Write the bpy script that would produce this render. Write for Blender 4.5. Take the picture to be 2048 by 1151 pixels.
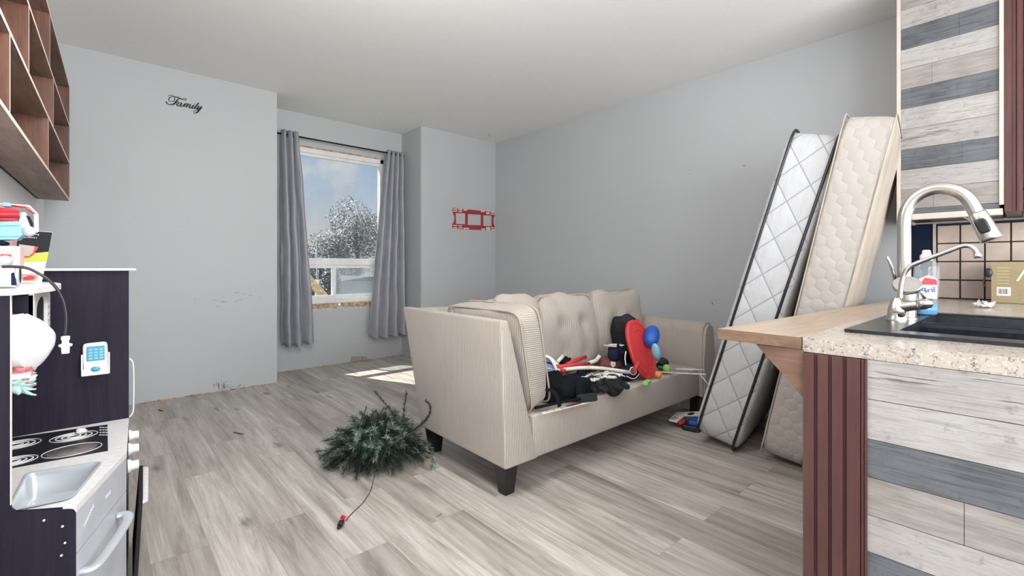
import bpy, bmesh, math, random
from mathutils import Vector, Matrix, Euler, noise
random.seed(7)
PI = math.pi
for o in list(bpy.data.objects): bpy.data.objects.remove(o)
S = bpy.context.scene; COL = S.collection

# ------------------------------------------------------------------ camera
CAM_H, YAW, FPX, CY = 1.10, math.radians(41.59), 926.1, 534.0
cd = bpy.data.cameras.new('camera'); cam = bpy.data.objects.new('camera', cd); COL.objects.link(cam)
cd.sensor_width = 36; cd.sensor_fit = 'HORIZONTAL'; cd.lens = FPX/2048*36
cd.shift_y = (CY-575.5)/2048
cam.location = (0, 0, CAM_H); cam.rotation_euler = (PI/2, 0, -YAW)
cd.clip_start = 0.02; cd.clip_end = 300
S.camera = cam
vs = S.view_settings; S.display_settings.display_device = 'sRGB'
vs.view_transform = 'Standard'; vs.look = 'None'; vs.gamma = 1; vs.use_curve_mapping = False
vs.exposure = 0.0

# ------------------------------------------------------------------ sky, sun, added fill lights
def build_world():
    w = bpy.data.worlds.new('sky'); S.world = w; w.use_nodes = True
    nt = w.node_tree; N = nt.nodes; L = nt.links; N.clear()
    out = N.new('ShaderNodeOutputWorld'); bg = N.new('ShaderNodeBackground'); tc = N.new('ShaderNodeTexCoord')
    sep = N.new('ShaderNodeSeparateXYZ'); L.new(tc.outputs['Generated'], sep.inputs[0])
    r = N.new('ShaderNodeValToRGB'); L.new(sep.outputs['Z'], r.inputs[0])
    e = r.color_ramp.elements
    e[0].position = 0.0; e[0].color = (.60, .57, .50, 1)
    e[1].position = 1.0; e[1].color = (.55, .66, .85, 1)
    for p, c in ((.05, (.66, .62, .54, 1)), (.11, (.52, .58, .64, 1)), (.20, (.40, .52, .68, 1)), (.34, (.33, .47, .68, 1))):
        k = e.new(p); k.color = c
    # a cloud low over the trees
    a = math.radians(20.3); el = math.radians(11.3)
    d = Vector((math.sin(a)*math.cos(el), math.cos(a)*math.cos(el), math.sin(el)))
    mp = N.new('ShaderNodeVectorMath'); mp.operation = 'SUBTRACT'; L.new(tc.outputs['Generated'], mp.inputs[0]); mp.inputs[1].default_value = d
    sc = N.new('ShaderNodeVectorMath'); sc.operation = 'MULTIPLY'; L.new(mp.outputs[0], sc.inputs[0]); sc.inputs[1].default_value = (12, 12, 27)
    ln = N.new('ShaderNodeVectorMath'); ln.operation = 'LENGTH'; L.new(sc.outputs[0], ln.inputs[0])
    nz = N.new('ShaderNodeTexNoise'); nz.inputs['Scale'].default_value = 22; nz.inputs['Detail'].default_value = 6; L.new(tc.outputs['Generated'], nz.inputs['Vector'])
    m1 = N.new('ShaderNodeMath'); m1.operation = 'MULTIPLY_ADD'; L.new(nz.outputs[0], m1.inputs[0]); m1.inputs[1].default_value = 2.0; m1.inputs[2].default_value = -.72
    m2 = N.new('ShaderNodeMath'); m2.operation = 'SUBTRACT'; L.new(m1.outputs[0], m2.inputs[0]); 
    m3 = N.new('ShaderNodeMath'); m3.operation = 'MULTIPLY'; L.new(ln.outputs['Value'], m3.inputs[0]); m3.inputs[1].default_value = .42
    L.new(m3.outputs[0], m2.inputs[1])
    mr = N.new('ShaderNodeMapRange'); L.new(m2.outputs[0], mr.inputs[0]); mr.inputs[1].default_value = -.22; mr.inputs[2].default_value = .38
    mx = N.new('ShaderNodeMixRGB'); L.new(mr.outputs[0], mx.inputs[0]); L.new(r.outputs[0], mx.inputs[1]); mx.inputs[2].default_value = (.72, .71, .69, 1)
    L.new(mx.outputs[0], bg.inputs[0]); bg.inputs[1].default_value = 1.0; L.new(bg.outputs[0], out.inputs[0])
build_world()
def lamp(name, kind, energy, loc, rot, color=(1, 1, 1), **kw):
    l = bpy.data.lights.new(name, kind); l.energy = energy; l.color = color
    for k, v in kw.items(): setattr(l, k, v)
    o = bpy.data.objects.new(name, l); o.location = loc; o.rotation_euler = rot; COL.objects.link(o); return o
def aim(v): return Vector(v).to_track_quat('-Z', 'Y').to_euler()
lamp('sun', 'SUN', 13.0, (3, 9, 6), aim((.30, -.72, -1)), (1, .95, .87), angle=math.radians(.6))
# unseen fill lights, added out of view to brighten the room
lamp('unseen_rear_fill', 'AREA', 185, (1.6, -2.6, 1.35), aim((.08, 1, .25)), (.95, .975, 1), shape='RECTANGLE', size=3.6, size_y=2.0)  # added area fill at the open rear, tilted up towards the ceiling
lamp('unseen_kitchen_fill', 'POINT', 22, (.7, -1.3, 1.8), (0, 0, 0), (1, .975, .94), shadow_soft_size=.25)  # added point fill behind the camera, no known fixture
lamp('unseen_living_room_fill', 'POINT', 70, (.55, 1.45, 2.15), (0, 0, 0), (1, .985, .97), shadow_soft_size=.28)  # added point fill above the view to lift the far walls

lamp('unseen_left_fill', 'AREA', 52, (-.33, -1.5, 1.55), aim((.78, .62, .03)), (.93, .965, 1), shape='RECTANGLE', size=1.3, size_y=1.1)  # added area fill from the left to brighten the right wall

# ------------------------------------------------------------------ measuring: where the view through a point meets a plane of the room
_s, _c = math.sin(YAW), math.cos(YAW)
def ray(px, py):
    t = (px-1024)/FPX; return Vector((_s+t*_c, _c-t*_s, (CY-py)/FPX))
def atz(px, py, z): r = ray(px, py); return r*((z-CAM_H)/r.z)+Vector((0, 0, CAM_H))
def atx(px, py, x): r = ray(px, py); return r*(x/r.x)+Vector((0, 0, CAM_H))
def aty(px, py, y): r = ray(px, py); return r*(y/r.y)+Vector((0, 0, CAM_H))

# ------------------------------------------------------------------ materials
def rgb(r, g, b):
    f = lambda v: (v/255/12.92) if v/255 <= .04045 else ((v/255+.055)/1.055)**2.4
    return (f(r), f(g), f(b), 1)
class NT:
    def __init__(s, name):
        s.m = bpy.data.materials.new(name); s.m.use_nodes = True; s.t = s.m.node_tree; s.N = s.t.nodes
        s.b = s.N['Principled BSDF']; s.tc = s.N.new('ShaderNodeTexCoord')
    def n(s, typ, **kw):
        x = s.N.new(typ)
        for k, v in kw.items(): setattr(x, k, v)
        return x
    def link(s, a, b): s.t.links.new(a, b)
    def math(s, op, a, b=0.0, c=0.0, clamp=False):
        x = s.n('ShaderNodeMath', operation=op); x.use_clamp = clamp
        for i, v in enumerate((a, b, c)):
            if isinstance(v, (int, float)): x.inputs[i].default_value = v
            else: s.link(v, x.inputs[i])
        return x.outputs[0]
    def vec(s, sx=1, sy=1, sz=1, src='Object'):
        mp = s.n('ShaderNodeMapping'); mp.inputs['Scale'].default_value = (sx, sy, sz); s.link(s.tc.outputs[src], mp.inputs[0]); return mp.outputs[0]
    def sep(s, v=None):
        x = s.n('ShaderNodeSeparateXYZ'); s.link(v or s.tc.outputs['Object'], x.inputs[0]); return x.outputs
    def noise(s, v=None, scale=5, detail=4, rough=.5, dist=0):
        x = s.n('ShaderNodeTexNoise'); x.inputs['Scale'].default_value = scale; x.inputs['Detail'].default_value = detail
        x.inputs['Roughness'].default_value = rough; x.inputs['Distortion'].default_value = dist
        s.link(v or s.tc.outputs['Object'], x.inputs['Vector']); return x.outputs[0]
    def ramp(s, f, stops):
        x = s.n('ShaderNodeValToRGB'); e = x.color_ramp.elements
        e[0].position, e[0].color = stops[0]; e[1].position, e[1].color = stops[-1]
        for p, c in stops[1:-1]: k = e.new(p); k.color = c
        s.link(f, x.inputs[0]); return x.outputs[0]
    def mix(s, f, a, b, mode='MIX'):
        x = s.n('ShaderNodeMixRGB', blend_type=mode)
        for i, v in enumerate((f, a, b)):
            if isinstance(v, (int, float)): x.inputs[i].default_value = v
            elif isinstance(v, tuple): x.inputs[i].default_value = v
            else: s.link(v, x.inputs[i])
        return x.outputs[0]
    def color(s, v): s.link(v, s.b.inputs['Base Color']) if not isinstance(v, tuple) else setattr(s.b.inputs['Base Color'], 'default_value', v)
    def bump(s, h, strength=.3, dist=.01):
        x = s.n('ShaderNodeBump'); x.inputs['Strength'].default_value = strength; x.inputs['Distance'].default_value = dist
        s.link(h, x.inputs['Height']); s.link(x.outputs[0], s.b.inputs['Normal'])
def mat(name, col, rough=.5, metal=0, var=.06, nscale=8, bump=.0, bscale=60, bdist=.004, coat=0, spec=.5):
    t = NT(name)
    dk = tuple(max(0, c*(1-var*2)) for c in col[:3])+(1,); lt = tuple(min(1, c*(1+var)) for c in col[:3])+(1,)
    t.color(t.ramp(t.noise(scale=nscale, detail=3), [(.3, dk), (.7, lt)]))
    t.b.inputs['Roughness'].default_value = rough; t.b.inputs['Metallic'].default_value = metal
    if coat: t.b.inputs['Coat Weight'].default_value = coat
    t.b.inputs['Specular IOR Level'].default_value = spec
    if bump: t.bump(t.noise(scale=bscale, detail=3), bump, bdist)
    return t.m
def cord(name, axis, col=(.455, .405, .36)):
    t = NT(name); o = t.sep()
    warp = t.math('MULTIPLY', t.noise(scale=6, detail=2), .012)
    f = t.math('SINE', t.math('MULTIPLY', t.math('ADD', o[axis], warp), 2*PI/.0105))
    f = t.math('MULTIPLY_ADD', f, .5, .5)
    big = t.noise(scale=4, detail=5)
    c = t.mix(big, tuple(v*.86 for v in col)+(1,), tuple(min(1, v*1.12) for v in col)+(1,))
    c = t.mix(f, t.mix(1.0, c, (.66, .64, .62, 1), 'MULTIPLY'), c)
    spots = t.math('GREATER_THAN', t.noise(scale=23, detail=4), .735)
    c = t.mix(t.math('MULTIPLY', spots, .35), c, (.25, .2, .17, 1))
    t.color(c); t.b.inputs['Roughness'].default_value = .95; t.bump(f, .55, .003)
    t.b.inputs['Sheen Weight'].default_value = .2
    return t.m
def wood(name, a, b, ax='y', rough=.55, stretch=12, scale=1.0, bump=.15, crack=0.0, dist=.6):
    t = NT(name); sc = {'x': (1, stretch, stretch), 'y': (stretch, 1, stretch), 'z': (stretch, stretch, 1)}[ax]
    v = t.vec(*[k*scale for k in sc]); n1 = t.noise(v, 2.2, 6, .65, dist); n2 = t.noise(scale=3*scale, detail=4)
    n3 = t.noise(t.vec(*[(k if k == 1 else 4*k)*scale*1.6 for k in sc]), 3, 4, .7, .2)
    f = t.math('ADD', t.math('ADD', t.math('MULTIPLY', n1, .45), t.math('MULTIPLY', n2, .2)), t.math('MULTIPLY', n3, .35))
    c = t.ramp(f, [(.40, a), (.60, b)])
    if crack:
        k = t.math('MULTIPLY', t.math('MULTIPLY', t.math('SUBTRACT', t.math('ADD', t.math('MULTIPLY', n1, .5), t.math('MULTIPLY', n3, .5)), .545, clamp=True), 22, clamp=True), crack); c = t.mix(k, c, tuple(x*.30 for x in a[:3])+(1,))
    if crack: c = t.mix(t.math('MULTIPLY', t.math('SUBTRACT', t.noise(t.vec(9, 9, 9), 2.6, 7, .8), .56, clamp=True), 5.5*min(1, crack+.3), clamp=True), c, tuple(x*.42 for x in a[:3])+(1,))
    t.color(c); t.b.inputs['Roughness'].default_value = rough; t.bump(n3, bump, .004); return t.m
def quilt(name, col, px=.17, pz=.21):
    t = NT(name); o = t.sep()
    u = t.math('DIVIDE', o[1], px); w = t.math('DIVIDE', o[2], pz)
    l1 = t.math('PINGPONG', t.math('ADD', u, w), .5); l2 = t.math('PINGPONG', t.math('SUBTRACT', u, w), .5)
    d = t.math('MINIMUM', l1, l2)
    line = t.math('MULTIPLY', d, 25, clamp=True); h = t.math('POWER', t.math('MULTIPLY', d, 2), .45)
    c = t.mix(line, tuple(v*.55 for v in col)+(1,), col+(1,))
    t.color(t.mix(t.math('MULTIPLY', t.noise(scale=9, detail=4), .16), c, (.5, .5, .52, 1))); t.b.inputs['Roughness'].default_value = .7
    hh = t.math('ADD', h, t.math('MULTIPLY', t.noise(t.vec(1, 5, 1.5), 7, 4), .9)); t.bump(hh, .55, .012); return t.m
def hexquilt(name, col, s=.052):
    t = NT(name); o = t.sep()
    def cell(off):
        a = t.math('SUBTRACT', t.math('FRACT', t.math('ADD', t.math('DIVIDE', o[1], s), off)), .5)
        b = t.math('SUBTRACT', t.math('FRACT', t.math('ADD', t.math('DIVIDE', o[2], s*1.732), off)), .5)
        return t.math('SQRT', t.math('ADD', t.math('MULTIPLY', a, a), t.math('MULTIPLY', t.math('MULTIPLY', b, b), 3)))
    d = t.math('MINIMUM', cell(0.0), cell(.5))
    h = t.math('SUBTRACT', 1.0, t.math('POWER', t.math('MULTIPLY', d, 1.75), 3))
    c = t.mix(t.noise(scale=5, detail=5), tuple(v*.84 for v in col)+(1,), col+(1,))
    t.color(c); t.b.inputs['Roughness'].default_value = .85; t.bump(t.math('ADD', h, t.math('MULTIPLY', t.noise(scale=14, detail=4), 1.2)), .38, .008); return t.m

def floor_mat():
    t = NT('floor_planks'); o = t.sep()
    cb = t.n('ShaderNodeCombineXYZ'); t.link(o[1], cb.inputs[0]); t.link(o[0], cb.inputs[1])
    mp = t.n('ShaderNodeMapping'); t.link(cb.outputs[0], mp.inputs[0]); mp.inputs['Location'].default_value = (.27, .045, 0)
    def brick(c1, c2, m, mort):
        b = t.n('ShaderNodeTexBrick'); t.link(mp.outputs[0], b.inputs['Vector'])
        b.inputs['Scale'].default_value = 1; b.inputs['Brick Width'].default_value = 1.22; b.inputs['Row Height'].default_value = .182
        b.inputs['Mortar Size'].default_value = mort; b.inputs['Mortar Smooth'].default_value = .1; b.offset = .37; b.offset_frequency = 2
        b.inputs['Color1'].default_value = c1; b.inputs['Color2'].default_value = c2; b.inputs['Mortar'].default_value = m
        b.inputs['Bias'].default_value = 0
        return b
    bv = brick((0, 0, 0, 1), (1, 1, 1, 1), (.5, .5, .5, 1), 0.0)
    bm_ = brick((1, 1, 1, 1), (1, 1, 1, 1), (0, 0, 0, 1), .0011)
    v = bv.outputs['Color']
    off = t.n('ShaderNodeVectorMath', operation='SCALE'); t.link(v, off.inputs[0]); off.inputs['Scale'].default_value = 37.0
    def shifted(sx, sy):
        a = t.n('ShaderNodeVectorMath', operation='ADD'); t.link(t.vec(sx, sy, 1), a.inputs[0]); t.link(off.outputs[0], a.inputs[1]); return a.outputs[0]
    g1 = t.noise(shifted(12, .75), 1.6, 8, .68, .5)      # broad cathedral grain
    g2 = t.noise(shifted(75, 2.4), 1.8, 6, .7, .2)      # fine grain
    g3 = t.noise(shifted(6.5, .9), 1.3, 5, .62, .4)      # dark smoky streaks
    base = t.ramp(g1, [(.33, (.27, .24, .21, 1)), (.48, (.47, .435, .395, 1)), (.66, (.66, .63, .59, 1))])
    tint = t.ramp(v, [(0, (.70, .68, .66, 1)), (.5, (.90, .885, .87, 1)), (1, (1.08, 1.07, 1.06, 1))])
    c = t.mix(1.0, base, tint, 'MULTIPLY')
    c = t.mix(t.math('MULTIPLY', t.math('SUBTRACT', g2, .40, clamp=True), 1.5, clamp=True), c, (.25, .22, .19, 1))
    st = t.math('MULTIPLY', t.math('SUBTRACT', g3, .55, clamp=True), 5.0, clamp=True)
    c = t.mix(t.math('MULTIPLY', st, .75), c, (.17, .145, .125, 1))
    c = t.mix(t.math('MULTIPLY', t.math('SUBTRACT', 1.0, bm_.outputs['Color']), .6), c, (.2, .18, .16, 1))
    kv = t.n('ShaderNodeTexVoronoi'); kv.inputs['Scale'].default_value = 1.0; t.link(shifted(3.2, 1.5), kv.inputs['Vector'])
    kd = t.math('ADD', kv.outputs['Distance'], t.math('MULTIPLY', t.math('SUBTRACT', t.noise(shifted(30, 9), 2, 4, .7), .5), .16))
    kn = t.math('SUBTRACT', 1.0, t.math('MULTIPLY', kd, 9.0), clamp=True)
    c = t.mix(t.math('MULTIPLY', kn, .9, clamp=True), c, (.07, .055, .045, 1))
    rg = t.math('MULTIPLY', t.math('SINE', t.math('MULTIPLY', kd, 75)), t.math('SUBTRACT', 1.0, t.math('MULTIPLY', kd, 3.0), clamp=True))
    c = t.mix(t.math('MULTIPLY', rg, .22, clamp=True), c, (.22, .19, .165, 1))
    dirt = t.noise(scale=1.1, detail=7, rough=.7)
    c = t.mix(t.math('MULTIPLY', t.math('SUBTRACT', dirt, .55, clamp=True), 1.2), c, (.30, .24, .19, 1))
    t.color(c); t.b.inputs['Roughness'].default_value = .42; t.b.inputs['Specular IOR Level'].default_value = .45
    t.link(t.math('MULTIPLY_ADD', g1, .25, .24), t.b.inputs['Roughness'])
    t.bump(t.math('ADD', t.math('MULTIPLY', g2, .3), bm_.outputs['Color']), .12, .002); return t.m
def wall_mat(name, col, scuff=.25):
    t = NT(name); c = t.mix(t.noise(scale=1.3, detail=5), tuple(v*.95 for v in col)+(1,), tuple(v*1.04 for v in col)+(1,))
    sp = t.math('GREATER_THAN', t.noise(t.vec(1, 1, 2.5), 14, 3, .5), .765)
    c = t.mix(t.math('MULTIPLY', sp, scuff), c, (.75, .75, .74, 1))
    t.color(c); t.b.inputs['Roughness'].default_value = .55; t.bump(t.noise(scale=140, detail=2), .06, .002); return t.m
def ceil_mat():
    t = NT('ceiling_plaster'); v = t.noise(scale=9, detail=5, dist=2.2)
    t.color(t.ramp(v, [(.3, (.83, .825, .815, 1)), (.7, (.85, .845, .835, 1))])); t.b.inputs['Roughness'].default_value = .9
    t.bump(v, .10, .005); return t.m
def speckle(name, base, marks, rough=.3):
    t = NT(name)
    vo = t.noise(scale=105, detail=4, rough=.65, dist=.8); v2 = t.noise(scale=110, detail=3); v3 = t.noise(scale=16, detail=3)
    c = t.ramp(v3, [(.35, tuple(x*.86 for x in base[:3])+(1,)), (.65, base)])
    c = t.mix(t.math('MULTIPLY', t.math('SUBTRACT', vo, .55, clamp=True), 9, clamp=True), c, marks)
    c = t.mix(t.math('MULTIPLY', t.math('GREATER_THAN', v2, .62), .35), c, (.8, .77, .72, 1))
    t.color(c); t.b.inputs['Roughness'].default_value = rough; return t.m
def glass(name, col=(1, 1, 1, 1), rough=0, tint=.0):
    t = NT(name); N = t.N; out = N['Material Output']
    tr = t.n('ShaderNodeBsdfTransparent'); tr.inputs[0].default_value = col; gl = t.n('ShaderNodeBsdfGlossy'); gl.inputs['Roughness'].default_value = rough
    df = t.n('ShaderNodeBsdfDiffuse'); df.inputs[0].default_value = (.8, .82, .85, 1)
    fr = t.n('ShaderNodeLayerWeight'); fr.inputs[0].default_value = .12
    m = t.n('ShaderNodeMixShader'); t.link(t.math('MULTIPLY_ADD', fr.outputs['Facing'], .12, .03), m.inputs[0]); t.link(tr.outputs[0], m.inputs[1]); t.link(gl.outputs[0], m.inputs[2])
    m2 = t.n('ShaderNodeMixShader'); m2.inputs[0].default_value = tint; t.link(m.outputs[0], m2.inputs[1]); t.link(df.outputs[0], m2.inputs[2])
    t.link(m2.outputs[0], out.inputs[0]); return t.m

M = {}
M['floor'] = floor_mat(); M['ceil'] = ceil_mat()
M['wall'] = wall_mat('grey_wall_paint', (.475, .49, .502)); M['wallw'] = wall_mat('white_wall_paint', (.82, .82, .82), .05)
M['cx'] = cord('corduroy_across', 0); M['cy'] = cord('corduroy_along', 1); M['cz'] = cord('corduroy_level', 2)
M['deck'] = mat('seat_deck_fabric', (.47, .415, .37, 1), .95, var=.1, nscale=5, bump=.3, bscale=90)
M['legwood'] = mat('black_stained_wood', (.006, .005, .005, 1), .35)
M['pipe'] = mat('beige_piping', (.40, .33, .28, 1), .9)
M['quilt'] = quilt('white_diamond_quilting', (.47, .478, .49)); M['hex'] = hexquilt('cream_circle_quilting', (.45, .415, .38), .064)
M['greyfab'] = mat('grey_mattress_fabric', (.55, .56, .57, 1), .8, bump=.2, bscale=30); M['cream'] = mat('cream_mattress_fabric', (.43, .37, .31, 1), .9, var=.12, nscale=4)
M['whitefab'] = mat('white_mattress_fabric', (.55, .56, .58, 1), .85, bump=.4, bscale=14, bdist=.02)
M['black'] = mat('black_cloth', (.006, .007, .010, 1), .8, spec=.15, bump=.5, bscale=18, bdist=.01); M['blackp'] = mat('black_plastic', (.012, .012, .014, 1), .35)
M['char'] = mat('charcoal_cloth', (.022, .022, .025, 1), .8, spec=.15, bump=.6, bscale=25, bdist=.01)
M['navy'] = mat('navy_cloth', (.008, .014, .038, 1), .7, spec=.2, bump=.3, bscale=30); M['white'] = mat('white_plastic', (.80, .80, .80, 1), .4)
M['offwhite'] = mat('worn_white', (.70, .66, .60, 1), .5, var=.1, nscale=20); M['lace'] = mat('white_lace', (.75, .73, .70, 1), .8)
M['red'] = mat('red_foam', (.55, .035, .035, 1), .5, bump=.2, bscale=40); M['red2'] = mat('red_plastic', (.50, .02, .03, 1), .3)
M['redline'] = mat('dull_red_line', (.36, .03, .03, 1), .5); M['blue'] = mat('blue_rubber', (.01, .085, .42, 1), .45); M['lblue'] = mat('light_blue_plastic', (.20, .48, .66, 1), .35)
M['teal'] = mat('teal_plastic', (.05, .32, .42, 1), .4); M['green'] = mat('lime_foam', (.28, .58, .12, 1), .6); M['orange'] = mat('orange_foam', (.80, .25, .04, 1), .6)
M['brown'] = mat('brown_football_leather', (.13, .035, .03, 1), .6, bump=.5, bscale=220, bdist=.003); M['curtain'] = mat('silver_grey_satin', (.32, .325, .36, 1), .38, var=.04, bump=.12, bscale=9, bdist=.02)
M['rod'] = mat('black_metal_rod', (.015, .015, .016, 1), .4, .6); M['vinyl'] = mat('white_vinyl', (.80, .80, .80, 1), .3); M['rawwood'] = mat('raw_pine', (.55, .38, .22, 1), .75, var=.3, nscale=25, bump=.4, bscale=40)
M['glass'] = glass('window_glass', (.93, .95, .96, 1), 0, .045)  # small diffuse share paints a reflection haze over the outside view
M['counter'] = speckle('speckled_laminate', (.46, .41, .355, 1), (.12, .095, .09, 1), .22)
M['ledge'] = wood('worn_oak_ledge', (.33, .24, .17, 1), (.50, .39, .295, 1), 'x', .35, 6, .8, .05); M['ledgeedge'] = wood('worn_oak_edge', (.12, .07, .042, 1), (.26, .16, .10, 1), 'y', .7, 8, 2, .3, .6)
M['bracket'] = wood('brown_bracket_wood', (.13, .072, .05, 1), (.22, .13, .09, 1), 'y', .5, 8, 1, .1)
M['burg'] = wood('burgundy_painted_wood', (.062, .022, .020, 1), (.095, .037, .033, 1), 'z', .38, 8, 1, .03)
M['plank_l'] = wood('whitewashed_plank', (.27, .255, .245, 1), (.45, .435, .42, 1), 'y', .6, 12, 2.2, .2, .55, .15); M['plank_c'] = wood('cracked_whitewashed_plank', (.25, .235, .225, 1), (.45, .43, .41, 1), 'y', .6, 14, 1.6, .3, .9, .2)
M['plank_t'] = wood('taupe_plank', (.20, .18, .165, 1), (.34, .315, .295, 1), 'y', .6, 8, 2.5, .2, 0, .15); M['plank_d'] = wood('charcoal_plank', (.045, .05, .058, 1), (.175, .19, .205, 1), 'y', .6, 22, 2.4, .4, .4, .15)
M['seam'] = mat('dark_seam', (.03, .027, .025, 1), .8); M['trimb'] = mat('beige_trim', (.60, .52, .45, 1), .5)
M['steel'] = mat('brushed_nickel', (.58, .56, .53, 1), .28, 1, bump=.03, bscale=200); M['sink'] = mat('black_granite_sink', (.012, .016, .022, 1), .28, var=.3, nscale=60)
M['tile'] = mat('cream_wall_tile', (.58, .48, .42, 1), .25, var=.08, nscale=9, bump=.1, bscale=25); M['grout'] = mat('black_grout', (.008, .008, .008, 1), .7)
M['toydark'] = wood('dark_purple_brown_board', (.007, .005, .013, 1), (.016, .013, .026, 1), 'z', .55, 10, 1, .05); M['toydark'].node_tree.nodes['Principled BSDF'].inputs['Specular IOR Level'].default_value = .18; M['toywhite'] = mat('white_speckled_board', (.70, .70, .70, 1), .35, var=.05, nscale=60)
M['toygrey'] = mat('pale_grey_board', (.46, .48, .52, 1), .35); M['toysilver'] = mat('silver_plastic', (.52, .55, .58, 1), .3, .3); M['walnut'] = wood('walnut_plywood', (.17, .10, .075, 1), (.36, .25, .20, 1), 'y', .55, 7, 1, .05, .15)
M['walnutz'] = wood('walnut_plywood_upright', (.08, .03, .018, 1), (.18, .08, .05, 1), 'z', .5, 7, 1, .05); M['plyedge'] = mat('pale_plywood_edge', (.86, .72, .62, 1), .6)
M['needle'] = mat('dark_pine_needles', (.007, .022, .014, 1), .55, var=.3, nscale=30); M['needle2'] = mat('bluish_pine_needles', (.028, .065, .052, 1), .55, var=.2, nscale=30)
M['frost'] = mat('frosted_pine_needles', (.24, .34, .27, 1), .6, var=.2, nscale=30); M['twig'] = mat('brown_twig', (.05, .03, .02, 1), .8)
M['cardgreen'] = mat('lime_print', (.42, .46, .03, 1), .5); M['clear'] = glass('clear_plastic', (.90, .93, .95, 1), .08, .12); M['soap'] = mat('blue_dish_soap', (.03, .30, .62, 1), .15)
M['gold'] = mat('gold_card', (.36, .29, .17, 1), .35, .35); M['goldtext'] = mat('pale_gold_print', (.80, .70, .50, 1), .4); M['bag'] = mat('white_plastic_bag', (.62, .62, .64, 1), .35, bump=.5, bscale=12, bdist=.02)
M['pink'] = mat('pink_cloth', (.50, .17, .17, 1), .7); M['mint'] = mat('mint_cloth', (.38, .56, .52, 1), .7); M['palepink'] = mat('pink_tinted_plastic', (.75, .48, .47, 1), .3)
M['leaf'] = mat('outdoor_leaves', (.075, .095, .115, 1), .5, var=.4, nscale=3); M['leafl'] = mat('leaves_painted_sunlit', (.16, .18, .20, 1), .5, var=.3, nscale=3); M['grass'] = mat('outdoor_grass', (.16, .19, .10, 1), .9, nscale=2)  # lighter leaf copy has the sun's highlights painted into its colour
M['siding'] = mat('pale_blue_siding', (.42, .48, .52, 1), .7); M['lime_card'] = M['cardgreen']

# ------------------------------------------------------------------ building helpers
WM = {}
def wm(o): return WM.get(o.name, Matrix.Identity(4)) if o else Matrix.Identity(4)
def tag(o, label, cat, group=None, kind=None):
    if label: o['label'] = label
    if cat: o['category'] = cat
    if group: o['group'] = group
    if kind: o['kind'] = kind
    return o
def thing(name, label, cat, loc=(0, 0, 0), rz=0, group=None, rot=None):
    o = bpy.data.objects.new(name, None); COL.objects.link(o); o.empty_display_size = .05
    m = Matrix.Translation(loc) @ (rot.to_matrix().to_4x4() if rot else Matrix.Rotation(rz, 4, 'Z'))
    o.matrix_world = m; WM[o.name] = m; return tag(o, label, cat, group)
def put(name, bm, mats, parent=None, smooth=False, loc=None, label=None, local=False, angle=None):
    """one mesh object; geometry comes in world metres unless local"""
    me = bpy.data.meshes.new(name)
    if parent is not None:
        m = wm(parent)
        if not local: bmesh.ops.transform(bm, matrix=m.inverted(), verts=bm.verts)
    elif loc is not None: bmesh.ops.translate(bm, vec=-Vector(loc), verts=bm.verts)
    bmesh.ops.recalc_face_normals(bm, faces=bm.faces)
    bm.to_mesh(me); bm.free()
    for k in (mats if isinstance(mats, (list, tuple)) else [mats]): me.materials.append(M[k] if isinstance(k, str) else k)
    if smooth:
        me.polygons.foreach_set('use_smooth', [True]*len(me.polygons))
        if angle: me.set_sharp_from_angle(angle=math.radians(angle))
    o = bpy.data.objects.new(name, me); COL.objects.link(o)
    if parent is not None: o.parent = parent; WM[o.name] = wm(parent)
    elif loc is not None: o.location = loc
    if label: o['label'] = label
    return o
def B(): return bmesh.new()
def cube(bm, c, s, rot=None, mi=0, bev=0, seg=2):
    g = bmesh.ops.create_cube(bm, size=1); vsx = g['verts']
    m = Matrix.Translation(c) @ (rot if rot is not None else Matrix.Identity(4)) @ Matrix.Diagonal((*s, 1))
    bmesh.ops.transform(bm, matrix=m, verts=vsx); fs = {f for v in vsx for f in v.link_faces}
    for f in fs: f.material_index = mi
    if bev:
        es = list({e for v in vsx for e in v.link_edges})
        r = bmesh.ops.bevel(bm, geom=es, offset=bev, segments=seg, profile=.5, affect='EDGES')
        for f in r['faces']: f.material_index = mi
def bx(bm, x0, x1, y0, y1, z0, z1, mi=0, bev=0, seg=2): cube(bm, ((x0+x1)/2, (y0+y1)/2, (z0+z1)/2), (abs(x1-x0), abs(y1-y0), abs(z1-z0)), None, mi, bev, seg)
def tube(bm, pts, r, n=10, mi=0, flat=1.0, closed=False):
    P = [Vector(p) for p in pts]; k = len(P); R = r if isinstance(r, (list, tuple)) else [r]*k
    T = []
    for i in range(k):
        a = P[(i-1) % k] if (closed or i > 0) else P[i]; b = P[(i+1) % k] if (closed or i < k-1) else P[i]
        T.append((b-a).normalized() if (b-a).length > 1e-9 else Vector((0, 0, 1)))
    up = Vector((0, 0, 1)) if abs(T[0].z) < .9 else Vector((1, 0, 0)); nrm = (up-T[0]*up.dot(T[0])).normalized()
    rings = []
    for i in range(k):
        nrm = (nrm-T[i]*nrm.dot(T[i])); nrm = nrm.normalized() if nrm.length > 1e-6 else T[i].orthogonal().normalized()
        bn = T[i].cross(nrm)
        rings.append([bm.verts.new(P[i]+(nrm*math.cos(2*PI*j/n)*flat+bn*math.sin(2*PI*j/n))*R[i]) for j in range(n)])
    for i in range(k if closed else k-1):
        a, b = rings[i], rings[(i+1) % k]
        for j in range(n):
            f = bm.faces.new((a[j], a[(j+1) % n], b[(j+1) % n], b[j])); f.material_index = mi; f.smooth = True
    if not closed:
        for q in (rings[0], rings[-1]):
            try: f = bm.faces.new(q); f.material_index = mi
            except ValueError: pass
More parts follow.
